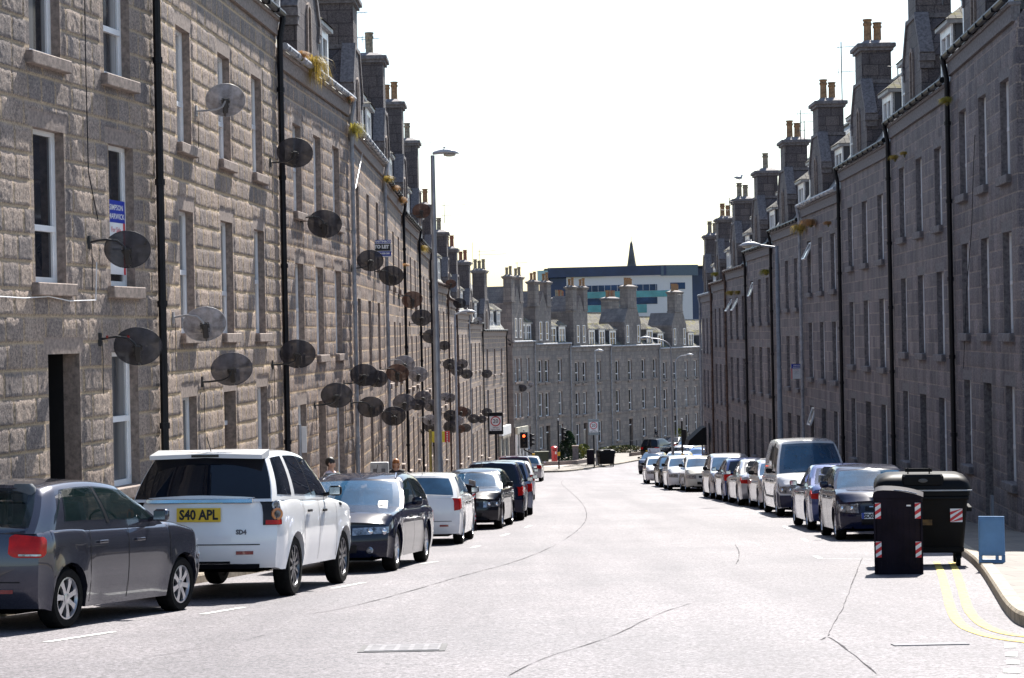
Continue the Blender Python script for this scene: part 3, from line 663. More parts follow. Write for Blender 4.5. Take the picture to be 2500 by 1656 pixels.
def car(label,typ,pm,Pr,Pf,side,away=True,det=2,rim='7',name='parked_car',cat='car',group='cars parked along the street',plate=None,fplate=None,taillamp='box',head='std',glassm=None,extra=None,lower=None,skirt=None,scale=1.0,learner=False):
    T=TYPES[typ]; L,W,H,wb,fo,r=T['L'],T['W'],T['H'],T['wb'],T['fo'],T['r']
    ro=L-wb-fo; xr=-(wb/2+ro); xf=wb/2+fo
    Pr=Vector(Pr); Pf=Vector(Pf)
    fw=(Pf-Pr); fw=Vector((fw.x,fw.y,0)).normalized()
    left=Vector((-fw.y,fw.x,0)); mid=(Pr+Pf)/2
    if (Pf-Pr).length<1.5: mid=Pr+fw*(wb/2 if away else -wb/2)
    c=mid+left*((W/2-.06) if side=='R' else -(W/2-.06))*scale       # side: which side of the car those wheels are on
    c.z=g(c.y)+.004
    e=.6; gz=lambda v:g((c+v).y)
    f3=Vector((fw.x,fw.y,(gz(fw*e)-gz(-fw*e))/(2*e))).normalized()
    up=f3.cross(left).normalized(); l3=up.cross(f3)
    M=Matrix.Identity(4)
    for i in range(3): M[i][0]=f3[i]*scale; M[i][1]=l3[i]*scale; M[i][2]=up[i]*scale; M[i][3]=c[i]
    root=thing(name,label,cat,group=group,M=M)
    X=lambda d: xr+d
    top=[(X(a),b) for a,b in T['top']]; zs=T.get('zs',.20); R_=r+.05
    axles=(-wb/2,wb/2)
    def zbot(x):
        z=zs+.03*(sm((x-(xf-.4))/.4)+sm(((xr+.4)-x)/.4))
        for a in axles:
            d=abs(x-a)
            if d<=R_: z=max(z,r+math.sqrt(max(0,R_*R_-d*d)))
        return z
    belt=pl(top,0)
    sw=lambda z: pl([(zs,.945),(zs+.18,.985),(zs+.42,1.0),(belt*.86,.992),(belt,.955),(belt+.3,.90)],z)
    def hull(x,c_,b):
        zb=zbot(x); zt=pl(top,x); z=zb+(zt-zb)*b; a=min(abs(c_),1.0)
        z+=.045*(1-a*a)*b**6
        tf=sm((x-(xf-.6))/.6); tr=sm(((xr+.5)-x)/.5)
        x2=x-tf*(pl(T['fp'],z)+T.get('pf',.26)*a**2.6)+tr*(pl(T['rp'],z)+T.get('pr',.15)*a**2.8)
        fl=0
        for q in axles:
            dd=math.hypot(x-q,z-r)-R_; fl+=.02*math.exp(-(dd/.08)**2)
        y=c_*(W/2)*(sw(z)+fl)*(1-.06*tf**2-.04*tr**2)
        return Vector((x2,y,z))
    st=set(np.linspace(xr,xf,30 if det>1 else 18).round(4))
    for a in axles:
        for i in range(11 if det>1 else 7):
            st.add(round(a+R_*math.cos(math.pi*i/(10 if det>1 else 6)),4))
        st|={round(a-R_-.002,4),round(a+R_+.002,4)}
    st=sorted(s for s in st if xr<=s<=xf)
    sd=[(.90,0),(1,.0),(1,.12),(1,.3),(1,.5),(1,.68),(1,.82),(.992,.91),(.97,.965),(.93,.99)]
    tp=[(.82,1),(.6,1),(.3,1),(0,1)]
    ring=[(-a,b) for a,b in sd]+[(-a,b) for a,b in tp]+[(a,b) for a,b in tp[-2::-1]]+[(a,b) for a,b in sd[::-1]]
    B=MB()
    B.loft([[hull(x,a,b) for a,b in ring] for x in st],0,cap=False,closed=False)
    CS=[-1,-.92,-.8,-.6,-.3,0,.3,.6,.8,.92,1]
    for x in (xr,xf):
        rows=[[hull(x,a*k,b) for k in CS] for a,b in sd[1:]]+[[hull(x,.93*k,1.0) for k in CS]]
        B.loft(rows,0,cap=False,closed=False)
    # glasshouse
    wx,wt,bx,bt=X(T['wx']),X(T['wt']),X(T['bx']),X(T['bt'])
    Wg0=W/2*.945; Wg1=W/2*.735
    def zroof(u): 
        q=T['rt']*(1-u)+T['ft']*u
        return q+(H-q)*(1-(2*u-.95)**2)
    def gh(u,c_,v):
        a=min(abs(c_),1)
        x=(bx+(wx-bx)*u)*(1-v)+(bt+(wt-bt)*u)*v
        zb=pl(top,bx+(wx-bx)*u)-.035
        z=zb+(zroof(u)-zb)*v+.03*(1-a*a)*v
        eu=sm((u-.8)/.2); er=sm((.15-u)/.15)
        x2=x-eu*.20*a**2.2+er*.10*a**2.5
        bul=.022*math.sin(math.pi*min(v,1))
        tap=1-.05*er-.06*eu*(1-v)*.3
        y=c_*((Wg0+(Wg1-Wg0)*v**1.15)+bul)*tap
        return Vector((x2,y,z))
    clear=det>1 and glassm is None and typ!='suv'
    us=sorted(set(np.linspace(0,1,22 if det>1 else 12).round(4))|({round(q,4) for w_ in T['side'] for q in (w_[0]+.012,w_[1]-.012)} if clear else set()))
    sg=[(1,0),(1,.2),(1,.4),(1,.6),(1,.78),(1,.86),(.985,.95),(.95,.985),(.88,1.0)]; tg=[(.7,1),(.45,1),(.2,1),(0,1)]
    rg=[(-a,b) for a,b in sg]+[(-a,b) for a,b in tg]+[(a,b) for a,b in tg[-2::-1]]+[(a,b) for a,b in sg[::-1]]
    def loftx(rings,skip):
        n=len(rings[0]); B.add([p for r_ in rings for p in r_],[(i*n+j,i*n+j+1,(i+1)*n+j+1,(i+1)*n+j) for i in range(len(rings)-1) for j in range(n-1) if not skip(i,j)])
    def skside(i,j):
        if not clear: return False
        u=(us[i]+us[i+1])/2; v0=min(rg[j][1],rg[j+1][1]); v1=max(rg[j][1],rg[j+1][1])
        if abs(rg[j][0])<1 or abs(rg[j+1][0])<1: return False
        for (a,c,l0,l1,h0,h1) in T['side']:
            if a+.01<u<c-.01:
                t=(u-a)/(c-a); lo=max(.05,(l0+(l1-l0)*t))+.1; hi=h0+(h1-h0)*t
                if v0>=lo-.02 and v1<=hi+.012: return True
        return False
    loftx([[gh(u,a,b) for a,b in rg] for u in us],skside)
    for u in (0,1):
        def skend(i,j):
            if not clear or (u==0 and typ=='van'): return False
            return sg[i][1]>=.19 and sg[i+1][1]<=.87 and abs(CS[j])<=.81 and abs(CS[j+1])<=.81
        loftx([[gh(u,a*k,b) for k in CS] for a,b in sg],skend)
    cen=Vector((0,0,.7))
    def patch(mb,fn,u0,u1,vl,vh,off,nu=8,nv=5,mi=0,rim=True):
        rows=[]; base=[]
        for i in range(nu+1):
            u=u0+(u1-u0)*i/nu; t=i/nu
            a=vl(t) if callable(vl) else vl; b_=vh(t) if callable(vh) else vh
            row=[];br=[]
            for j in range(nv+1):
                v=a+(b_-a)*j/nv; p=fn(u,v); h=1e-3
                n=(fn(u+h,v)-fn(u-h,v)).cross(fn(u,v+h)-fn(u,v-h))
                if n.length<1e-12: n=p-cen
                n.normalize()
                if n.dot(p-Vector((p.x*.6,0,.6)))<0: n=-n
                row.append(p+n*off); br.append(p-n*.01)
            rows.append(row); base.append(br)
        mb.loft(rows,mi,cap=False,closed=False)
        if rim:
            e=[(i,0) for i in range(nu+1)]+[(nu,j) for j in range(1,nv+1)]+[(i,nv) for i in range(nu-1,-1,-1)]+[(0,j) for j in range(nv-1,0,-1)]
            mb.loft([[rows[i][j] for i,j in e],[base[i][j] for i,j in e]],mi,cap=False)
    def fside(s,x0=0): return lambda x,b: hull(x,s,b)
    def fcap(front,s):      # q: 0..1 across the end, beyond 1 wraps on to the flank
        def f(q,b):
            xe=xf if front else xr
            if q<=1: return hull(xe,s*q*(.97 if b>.93 else 1),b)
            return hull(xe-(q-1) if front else xe+(q-1),s,b)
        return f
    # seams in the body mesh
    if det>1:
        for s in (-1,1):
            for d in T['doors']:
                x=X(d); xx=x
                patch(B,fside(s),xx-.005,xx+.005,.06 if abs(min(abs(xx-a) for a in axles))>R_+.02 else .25,.97,.003,1,8,1,rim=False)
        if typ!='van': patch(B,lambda q,b: hull(xr,q,b),-.80,.80,.335,.35,.003,10,1,1,rim=False)
        if typ!='van':
            patch(B,lambda q,b:hull(xf,q,b),-.78,.78,.955,.975,.003,10,1,1,rim=False)
    body=B.build('body',[pm,PLA],root,smooth=38,weld=True)
    U=MB(); U.box(xr+.16,xf-.2,-(W/2-.28),W/2-.28,zs-.02,.72); U.box(-wb/2+R_+.03,wb/2-R_-.03,-(W/2-.09),W/2-.09,zs+.0,.6); U.build('underbody',UND,root)
    GLS=glassm or (CGT if clear else CGL)
    nv=6 if det>1 else 3
    sl=[s for s in (-1,1)]
    for s in sl:
        for (u0,u1,l0,l1,h0,h1) in T['side']:
            if typ=='van' and u0<.6 and det<3: pass
            m=MB(); patch(m,lambda u,v,s=s: gh(u,s,v),u0,u1,lambda t:max(.05,l0+.1)+(max(.05,l1+.1)-max(.05,l0+.1))*t,lambda t:h0+(h1-h0)*t,.004,6 if det>1 else 3,nv)
            m.build('side_window',GLS,root,smooth=50)
        if det>1:   # black B-pillar trim between the door windows
            m=MB(); S=T['side']; a=S[-2][1]; b_=S[-1][0]
            patch(m,lambda u,v,s=s: gh(u,s,v),a+.002,b_-.002,.12,.885,.003,1,nv,rim=False); m.build('pillar_trim',PLA,root,smooth=50)
    m=MB(); patch(m,lambda q,v: gh(1.0,q,v),-.93,.93,.07,.93,.005,12,6)
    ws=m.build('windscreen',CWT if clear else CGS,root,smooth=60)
    m=MB(); patch(m,lambda q,v: gh(0.0,q,v),-.90 if typ!='suv' else -.985,.90 if typ!='suv' else .985,.14 if typ!='suv' else .06,.90,.005,12,6)
    m.build('rear_window',GLS,root,smooth=60)
    if clear:      # seats, dashboard and steering wheel behind the glass
        fx=wx-1.25
        spots=[(fx,.36),(fx,-.36)]+([(fx-.85,.42),(fx-.85,-.42),(fx-.85,0)] if typ!='van' else [])
        for (x,y) in spots:
            m=MB(); w_=.24 if x==fx else .19
            m.loft([rrect(.5,w_*2,.06,z,2,x+.1,y) for z in (.5,.62)]); m.loft([[(x-.17-.22*t+q[0],y+q[1]*(1-.12*t),.60+.62*t*(belt/.97)) for q in rrect(.13,w_*2,.05,0,2)] for t in (0,.5,.9,1)])
            hz=.60+.62*(belt/.97); m.loft([[(x-.42+q[0]*k,y+q[1]*k,hz+h_) for q in rrect(.10,.26,.04,0,2)] for h_,k in ((.02,.8),(.05,1),(.16,1),(.20,.7))]); m.build('seat',SEAT,root,smooth=45)
        m=MB(); m.box(wx-.62,wx-.05,-W*.40,W*.40,belt-.12,belt-.015,bev=.04); m.build('dashboard',PLA,root)
        m=MB(); c0=Vector((wx-.78,-.36,belt-.02)); m.tube([c0+Vector((.17*math.sin(t)*-.35,.18*math.cos(t),.17*math.sin(t)*.93)) for t in [2*math.pi*k/20 for k in range(21)]],.014,6); m.tube([c0+Vector((0,-.17,0)),c0+Vector((0,.17,0))],.016,5); m.build('steering_wheel',PLA,root,smooth=50)
        m=MB(); m.box(wt-.02,wt+.0,-.11,.11,H-.17,H-.11,bev=.008); m.build('rear_view_mirror',PLA,root)
    # lamps
    for s in sl:
        m=MB(); mats=[RED,CLR]
        if taillamp=='suv':
            patch(m,fcap(False,s),.83,1.16,.62,.955,.012,10,6,0); mats=[SMK]
        elif taillamp=='tall':
            patch(m,fcap(False,s),.86,1.20,lambda t:.62+.06*t,lambda t:.95-.02*t,.012,10,5,0)
        elif taillamp=='wide': patch(m,fcap(False,s),.52,1.24,lambda t:.68+.06*t,lambda t:.90-.03*t,.012,12,4,0)
        elif taillamp=='low': patch(m,fcap(False,s),.75,1.1,.55,.74,.012,8,4,0)
        else: patch(m,fcap(False,s),.66,1.14,lambda t:.655+.05*abs(2*t-1)**6,lambda t:.94-.03*t-.05*abs(2*t-1)**6,.012,16,6,0)
        tl=m.build('tail_light',mats,root,smooth=50)
        if taillamp=='suv' and s==-1 or taillamp=='suv':
            fn=fcap(False,s)
            for (qc,bc,rr,mm,nm) in ((1.0,.78,.075,AMB,'indicator_lamp'),(1.0,.905,.055,CLR,'reversing_lamp')):
                p=fn(qc,bc); d=Vector((-.72,s*.69,0)); a=MB()
                q=Vector((0,0,1)); e=d.cross(q).normalized()
                rings=[]
                for rad,o in ((rr,-.02),(rr,.006),(rr*.8,.011),(rr*.62,.006)): rings.append([p+d*(o+.004)+(e*math.cos(t)+q*math.sin(t))*rad for t in [2*math.pi*k/16 for k in range(16)]])
                a.loft(rings); rings=[[p+d*.012+(e*math.cos(t)+q*math.sin(t))*rad for t in [2*math.pi*k/16 for k in range(16)]] for rad in (rr*.6,rr*.3)]
                a.loft(rings,1)
                link(nm,a.mesh(nm,[mm,CLR],smooth=40),tl)
            a=MB(); patch(a,fn,.86,1.15,.625,.69,.02,8,2); link('brake_lamp',a.mesh('brake_lamp',RED,smooth=50),tl)
        elif det>1 and taillamp=='box':
            a=MB(); patch(a,fcap(False,s),0.78,1.02,.675,.70,.018,8,2); link('reversing_lamp',a.mesh('reversing_lamp',CLR,smooth=50),tl)
        m=MB()
        if head=='slim': patch(m,fcap(True,s),.42,1.30,lambda t:.66+.10*t,lambda t:.86+.09*t,.010,14,4)
        elif head=='big': patch(m,fcap(True,s),.56,1.18,lambda t:.60+.06*t,lambda t:.93-.0*t,.012,12,6)
        else: patch(m,fcap(True,s),.54,1.16,lambda t:.62+.06*t,lambda t:.90+.03*t,.010,12,5)
        hl=m.build('headlight',CLR,root,smooth=50)
        if det>1:
            fn=fcap(True,s)
            for qq in (.70,.92):
                p=fn(qq,.77); a=MB(); a.ell(p+Vector((-.004,0,0)),(.022,.05,.05),12,8); link('lamp_reflector',a.mesh('lamp_reflector',CHR,smooth=50),hl)
    if det>1:
        for s in sl:
            m=MB(); patch(m,fcap(False,s),.50,.72,.20,.25,.01,6,2); m.build('rear_reflector',DRED,root,smooth=50)
    # grille and lower intake
    m=MB(); patch(m,lambda q,b: hull(xf,q,b),-.50,.50,.16,.38,.010,8,3); 
    if typ!='van' and head!='slim': patch(m,lambda q,b: hull(xf,q,b),-.40,.40,.68,.84,.010,8,3)
    m.build('grille',PLA,root,smooth=50)
    if head=='slim':
        m=MB()
        for s in (-1,1): patch(m,lambda q,b: hull(xf,q*s,b),.02,.25,.60,.88,.010,4,4)
        kd=m.build('kidney_surround',CHR,root,smooth=50); m=MB()
        for s in (-1,1): patch(m,lambda q,b: hull(xf,q*s,b),.045,.225,.63,.85,.014,4,4)
        link('kidney_grille',m.mesh('kidney_grille',PLA,smooth=50),kd)
    elif det>1:
        m=MB(); patch(m,lambda q,b: hull(xf,q,b),-.30,.30,.80,.825,.02,8,1); m.build('grille_bar',CHR,root)
    if lower:
        m=MB()
        for fr in (True,False): patch(m,lambda q,b,fr=fr: hull(xf if fr else xr,q,b),-1.0,1.0,.02,.55 if fr else .4,.012,14,5)
        for s in (-1,1): patch(m,fside(s),xf-.38,xf-.002,.03,.54,.012,4,4,rim=False)
        m.build('bumper',lower,root,smooth=50)
    # wing mirrors, handles
    for s in sl:
        zz=pl(top,wx-.3)+.085; x=wx-.58
        m=MB(); m.loft([rrect(.09*k,.17*k2,.03*k,0,3) for k,k2 in ((.5,.6),(.9,.95),(1,1),(.95,.95),(.6,.7))])
        hs=(-.065,-.045,0,.045,.065); n_=len(m.v)//5
        m.v=[(p[0]+x,p[1]+s*(W/2+.10),zz+hs[i//n_]+p[0]*0) for i,p in enumerate(m.v)]
        m.tube([(x+.02,s*(W/2-.06),zz-.05),(x,s*(W/2+.04),zz-.03)],.028,6)
        mo=m.build('wing_mirror',pm if det>2 and typ!='suv' else PLA,root,smooth=45)
        a=MB(); a.box(x-.056,x-.051,s*(W/2+.10)-.068,s*(W/2+.10)+.068,zz-.045,zz+.045); link('mirror_glass',a.mesh('mirror_glass',CHR),mo)
        if det>1:
            for d in (T['doors'][0]+.12,T['doors'][1]+.12):
                p=hull(X(d)+.10,s,.80); m=MB(); m.box(p.x-.09,p.x+.09,p.y-.015 if s<0 else p.y-.01,p.y+.01 if s<0 else p.y+.015,p.z-.016,p.z+.016,bev=.006)
                m.v=[(v[0],v[1]+s*.018,v[2]) for v in m.v]; m.build('door_handle',pm if det>2 and typ!='suv' else PLA,root)
    # plates
    def numplate(front,txt,b,q=0.0,w=.50,h=.115,x_off=.014,eu=False):
        p=hull(xf if front else xr,q,b); x=p.x+(x_off if front else -x_off); m=MB()
        m.box(min(x,x+(.012 if front else -.012)),max(x,x+(.012 if front else -.012)),p.y-w/2,p.y+w/2,p.z-h/2,p.z+h/2)
        o=m.build('number_plate',PWH if front else PYE,root)
        if txt:
            xx=x+(.0145 if front else -.0145)
            text(txt,h*.98,INK,o,frame((xx,p.y-(.0),p.z-.004),(0,1,0) if front else (0,-1,0),(0,0,1)),bold=.006,sx=.86)
        if eu:
            m=MB(); xx=x+.0135; m.box(xx-.0005,xx+.0005,p.y-w/2,p.y-w/2+.05,p.z-h/2,p.z+h/2); link('plate_band',m.mesh('plate_band',BLU),o)
    if plate: numplate(False,plate[0],plate[1],*plate[2:])
    elif away and det>0: numplate(False,None,.46)
    if fplate: numplate(True,fplate[0],fplate[1],*fplate[2:3],eu=len(fplate)>3)
    elif not away and det>0: numplate(True,None,.44)
    tm,rmh=wheelmesh(r,rim)
    for a in axles:
        for s in (-1,1):
            o=link('wheel',tm,root,(a,s*(W/2-.115),r)); o.rotation_euler=(0,rng.random(),0 if s>0 else math.pi)
            link('rim',rmh,o)
    if det>1:     # aerial and wipers
        m=MB(); m.tube([(bt+.12,0,H-.02),(bt-.06,0,H+.16)],.006,5); m.build('aerial',PLA,root)
        m=MB()
        for q in (-.55,.15):
            a=gh(1,q,.07); b_=gh(1,q+.5,.13); m.tube([a+Vector((.02,0,.0)),b_+Vector((.03,0,.012))],.008,5)
        m.build('wiper',PLA,root)
    if learner:
        m=MB(); m.prism([(-.06,0),(.06,0),(0,.26)],-.42,.42)
        mm=Matrix.Translation((wt-.55,0,H+.01)); m.v=[(v[0]+wt-.55,v[1],v[2]+H+.005) for v in m.v]
        o=m.build('roof_board',PWH,root)
        text('L',.22,DRED,o,frame((wt-.55+.045,-.25,H+.12),(0,1,0),(-.22,0,1)),bold=.01)
    if extra: extra(root,dict(hull=hull,gh=gh,patch=patch,fcap=fcap,fside=fside,xr=xr,xf=xf,X=X,H=H,W=W,pm=pm,top=top,bt=bt,wt=wt,bx=bx))
    return root
P_GREY=paint('graphite_metallic_paint',(.042,.045,.066),metal=.6,rough=.22)
P_WHITE=paint('white_car_paint',(.80,.80,.80))
P_NAVY=paint('deep_navy_paint',(.003,.005,.020),coat=.7)
P_NAVY2=paint('dark_navy_paint',(.004,.007,.028),coat=.7)
P_DARK=paint('dark_grey_paint',(.012,.012,.017),coat=.7)
P_SILV=paint('silver_car_paint',(.48,.48,.50),metal=.7,rough=.3)
P_BLUE=paint('slate_blue_paint',(.045,.075,.21),metal=.5,rough=.25)
P_BBLUE=paint('bright_blue_paint',(.02,.10,.42))
P_BLACK=paint('black_car_paint',(.004,.004,.005),coat=.7)
P_CREAM=paint('cream_car_paint',(.62,.60,.52))
P_MAR=paint('maroon_car_paint',(.11,.012,.03))
P_SBL=paint('silver_blue_paint',(.27,.30,.38),metal=.6,rough=.3)
def ex_polo(root,k):
    m=MB(); k['patch'](m,lambda q,v:k['gh'](.0,q,v),-.86,.86,.93,1.0,.02,10,2); 
    for i,v in enumerate(m.v): pass
    m.build('roof_spoiler',k['pm'],root,smooth=50)
    p=k['hull'](k['xr'],0,.66); m=MB(); m.lathe([(.045,0),(.045,.012),(.03,.014),(.005,.014)],16,(p.x-.012,0,p.z),axis='x'); m.build('badge',CHR,root,smooth=40)
def ex_suv(root,k):
    xr=k['xr']; hull=k['hull']; gh=k['gh']
    m=MB(); a=gh(0,0,.93); 
    m.loft([[(a.x-.10,-.70,a.z+.005),(a.x-.12,0,a.z+.025),(a.x-.10,.70,a.z+.005),(a.x+.25,.70,a.z+.075),(a.x+.25,-.70,a.z+.075)],[(a.x-.09,-.70,a.z-.045),(a.x-.11,0,a.z-.025),(a.x-.09,.70,a.z-.045),(a.x+.25,.70,a.z-.02),(a.x+.25,-.70,a.z-.02)]])
    sp=m.build('roof_spoiler',k['pm'],root); m=MB(); m.box(a.x-.122,a.x-.105,-.17,.17,a.z-.02,a.z+.012); link('brake_lamp',m.mesh('brake_lamp',SMK),sp)
    m=MB(); p=hull(xr,0,.945); m.box(p.x-.03,p.x+.02,-.66,.66,p.z-.035,p.z+.02,bev=.008); m.build('tailgate_bar',CHR,root)
    M=lambda q,b: (lambda p:frame((p.x-.006-.02*abs(q)**3,p.y,p.z),(0,-1,0),(0,0,1)))(hull(xr,q,b))
    text('FREELANDER 2',.075,GREYL,root,M(.52,.50),bold=.003); text('SD4',.075,GREYL,root,M(-.56,.52),bold=.004)
    p=hull(xr,.74,.69); m=MB(); m.lathe([(.055,0),(.055,.012),(.04,.014),(.004,.014)],18,(0,0,0),axis='x'); m.v=[(p.x-.018+v[0],p.y+v[1]*1.2,p.z+v[2]*.72) for v in m.v]; m.build('badge',[mat('badge_green',(.02,.05,.035),rough=.3)],root)
    m=MB(); k['patch'](m,lambda q,b:hull(xr,q,b),-.42,.42,.075,.10,.012,8,1); k['patch'](m,lambda q,b:hull(xr,q,b),-.8,.8,.0,.06,.014,10,1); m.build('bumper_trim',PLA,root)
    for s in (-1,1):
        m=MB(); k['patch'](m,k['fside'](s),k['X'](3.42),k['X'](3.52),.80,.90,.008,2,2); m.build('side_vent',PLA,root)
def ex_estate(root,k):
    for s in (-1,1):
        m=MB(); m.tube([k['gh'](.04,s*.88,1.0)+Vector((0,0,.01)),k['gh'](.2,s*.86,1.0)+Vector((0,0,.035)),k['gh'](.8,s*.86,1.0)+Vector((0,0,.035)),k['gh'](.95,s*.88,1.0)+Vector((0,0,.0))],.016,6)
        m.build('roof_rail',CHR,root,smooth=50)
    m=MB(); a=k['gh'](1,.72,.10); b=k['gh'](1,.55,.10); c=k['gh'](1,.55,.27); d=k['gh'](1,.72,.27)
    m.add([p+Vector((.012,0,.008)) for p in (a,b,c,d)],[(0,1,2,3)]); m.build('parking_permit',PWH,root)
    for s in (-1,1):
        p=k['hull'](k['xf'],s*.72,.22); m=MB(); m.ell((p.x+.0,p.y,p.z),(.03,.055,.055),12,8); m.build('fog_lamp',CLR,root,smooth=50)
def ex_van(root,k):
    m=MB()
    for s in (-1,1): k['patch'](m,k['fside'](s),k['X'](.9),k['X'](3.2),.30,.36,.012,8,1)
    m.build('rubbing_strip',PLA,root)
# ---- left row
def wp(px,py): return gp(px,py)
def pair(a,b,wb):
    A=gp(*a); B=gp(*b); return A,B
def along(px,py,tab,sign=1):
    A=gp(px,py); h=Vector((ip(tab,A.y+3)-ip(tab,A.y-3),6,0)).normalized()*sign; return A,A+h
A,B=gp(170,1531),gp(425,1492); car('dark grey metallic hatchback nearest the camera, cut off at the left edge','hatch',P_GREY,A,B,'R',rim='7',extra=ex_polo,det=3)
A,B=gp(719,1452),gp(827,1425); car('large white off-road car with dark rear glass and yellow S40 APL plate','suv',P_WHITE,A,B,'R',rim='d10',taillamp='suv',plate=('S40 APL',.765,0.0,.54,.165,.02),extra=ex_suv,det=3)
A,B=gp(1040,1370),gp(959,1394); car('deep navy estate car facing the camera behind the large white off-road car','estate',P_NAVY,A,B,'L',away=False,rim='10',head='slim',extra=ex_estate,det=3)
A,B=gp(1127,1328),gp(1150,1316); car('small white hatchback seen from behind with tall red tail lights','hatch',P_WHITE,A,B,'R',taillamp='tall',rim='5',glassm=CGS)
A,B=gp(1247,1281),gp(1224,1290); car('dark grey hatchback facing the camera with white glare on its bonnet, left side','hatch',P_DARK,A,B,'L',away=False,rim='5')
A,B=along(1276,1270,LK); car('very dark blue hatchback with red tail lights, behind the dark grey one on the left','mpv',P_NAVY2,A,B,'R',taillamp='tall',rim='5',det=1)
A,B=along(1297,1257,LK); car('silver blue people carrier with bright red tall tail lights on the left','mpv',P_SBL,A,B,'R',taillamp='tall',rim='5',det=1)
A,B=along(1303,1221,LK); car('white car on the left tucked between the silver blue carrier and the maroon roof','hatch',P_WHITE,A,B,'R',rim='5',det=1)
A,B=along(1300,1203,LK); car('maroon people carrier of which only the dark red roof shows','mpv',P_MAR,A,B,'R',rim='5',det=1)
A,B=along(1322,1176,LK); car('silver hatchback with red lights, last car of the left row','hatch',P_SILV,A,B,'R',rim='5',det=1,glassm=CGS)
# ---- right row
def ex_corsa(root,k):
    m=MB(); m.box(-.5,.6,-.3,.3,k['H']-.02,k['H']+.005); 
A,B=gp(2012,1308),gp(2044,1318); car('dark navy hatchback facing the camera behind the black recycling bin','hatch',P_NAVY2,A,B,'R',away=False,rim='7',head='big',fplate=('SD03 KLR',.50,-.19,1),det=3)
A,B=gp(1972,1293),gp(1946,1284); car('slate blue saloon seen from behind, between the navy hatchback and white van','saloon',P_BLUE,A,B,'L',taillamp='wide',rim='5')
A,B=gp(1873,1252),gp(1897,1260); car('white panel van with dark navy front bumper facing the camera','van',P_WHITE,A,B,'R',away=False,rim='steel',head='big',lower=mat('navy_bumper_plastic',(.012,.015,.05),rough=.4),name='parked_van',cat='van',extra=ex_van,scale=1.05)
A,B=along(1856,1243,RK,-1); car('silver car peeping out between the white van and the silver saloon','hatch',P_SILV,A+Vector((0,2.4,0)),A,'R',away=False,rim='5',det=1)
A,B=along(1805,1234,RK); car('silver saloon seen from behind with wide red lights beside the white van','saloon',P_SILV,A,B,'L',taillamp='wide',rim='5')
A,B=along(1768,1225,RK); car('dark blue hatchback seen from behind, just beyond the silver saloon','hatch',P_BLUE,A,B,'L',rim='5',det=1)
A,B=along(1737,1218,RK,-1); car('pale silver people carrier facing the camera behind the tall grey bin','mpv',P_SILV,A,A+(B-A),'R',away=False,rim='5',det=1)
A,B=along(1676,1201,RK,-1); car('cream hatchback facing the camera with plate Y967','hatch',P_CREAM,A,B,'R',away=False,rim='5',det=1,fplate=('Y967 NSO',.46,0.0))
A,B=along(1633,1197,RK,-1); car('white coupe facing the camera with dark lower grille','hatch',P_WHITE,A,B,'R',away=False,rim='5',det=1)
A,B=along(1612,1190,RK,-1); car('black car mostly hidden behind the white coupe on the right','saloon',P_BLACK,A,B,'R',away=False,rim='5',det=1)
A,B=along(1580,1182,RK,-1); car('small white city car facing the camera with wide dark grille','hatch',P_WHITE,A,B,'R',away=False,rim='5',det=1,scale=.93)
road_x='cars queueing at the foot of the hill'
A=gp(1562,1158); car('dark blue learner car with white roof board','hatch',P_NAVY2,A+Vector((.5,2.4,0)),A,'R',away=False,rim='5',det=1,learner=True,group=road_x)
A=pos(1618,1150,136); A.z=g(136); car('white estate car behind the learner car in the traffic','estate',P_WHITE,A+Vector((.5,2.4,0)),A,'R',away=False,rim='5',det=1,group=road_x)
A=pos(1570,1119,176); A.z=g(176); car('black people carrier seen from behind by the dark shrub','mpv',P_BLACK,A,A+Vector((1.2,2.4,0)),'L',rim='5',det=1,group=road_x,plate=(None,.5))
A=pos(1618,1110,184); A.z=g(184); car('black saloon parked beyond the black people carrier','saloon',P_BLACK,A,A+Vector((1.2,2.4,0)),'L',rim='5',det=1,group=road_x)
A=pos(1650,1105,178); A.z=g(178); car('silver white car beside the yellow flowers by the awning','saloon',P_SILV,A+Vector((.9,2.4,0)),A,'R',away=False,rim='5',det=1,group=road_x)
A=pos(1676,1120,152); A.z=g(152); car('bright blue car facing the camera under the black awning','hatch',P_BBLUE,A+Vector((.6,2.4,0)),A,'R',away=False,rim='5',det=1,group=road_x)
# ---------------------------------------------------------------- ground, road, pavements
ASP=asphalt(); SLB=slabs()
KST=mat('kerb_granite',(.27,.225,.165),rough=.75,var=.2,scale=7,bump=.3)
EARTH=mat('earth_and_grass',(.10,.11,.05),rough=.9,var=.3,scale=.3)
def sheet(name,Xs,Ys,m,dz=0,fn=None):
    b=MB(); b.add([(x,y,g(y)+dz) for y in Ys for x in Xs],[(j*len(Xs)+i,j*len(Xs)+i+1,(j+1)*len(Xs)+i+1,(j+1)*len(Xs)+i) for j in range(len(Ys)-1) for i in range(len(Xs)-1)])
    return b.build(name,m,kind='structure',smooth=60)
sheet('terrain',[-1200,-300,-60,0,60,300,1200],[-60,-20,0,20,42,50,100,145,165,211,300,600,1500],EARTH,-.03)
sheet('road',[-60,-20,-8,0,8,20,60,90],[-20]+list(range(0,300,4)),ASP)
def strip(name,inner,outer,m,dz0,dz1,kind='structure'):   # closed slab between two polylines of (x,y)
    b=MB(); rows=[]
    for a,c in zip(inner,outer): rows.append([(a[0],a[1],g(a[1])+dz1),(c[0],c[1],g(c[1])+dz1),(c[0],c[1],g(c[1])+dz0),(a[0],a[1],g(a[1])+dz0)])
    b.loft(rows); return b.build(name,m,kind=kind)
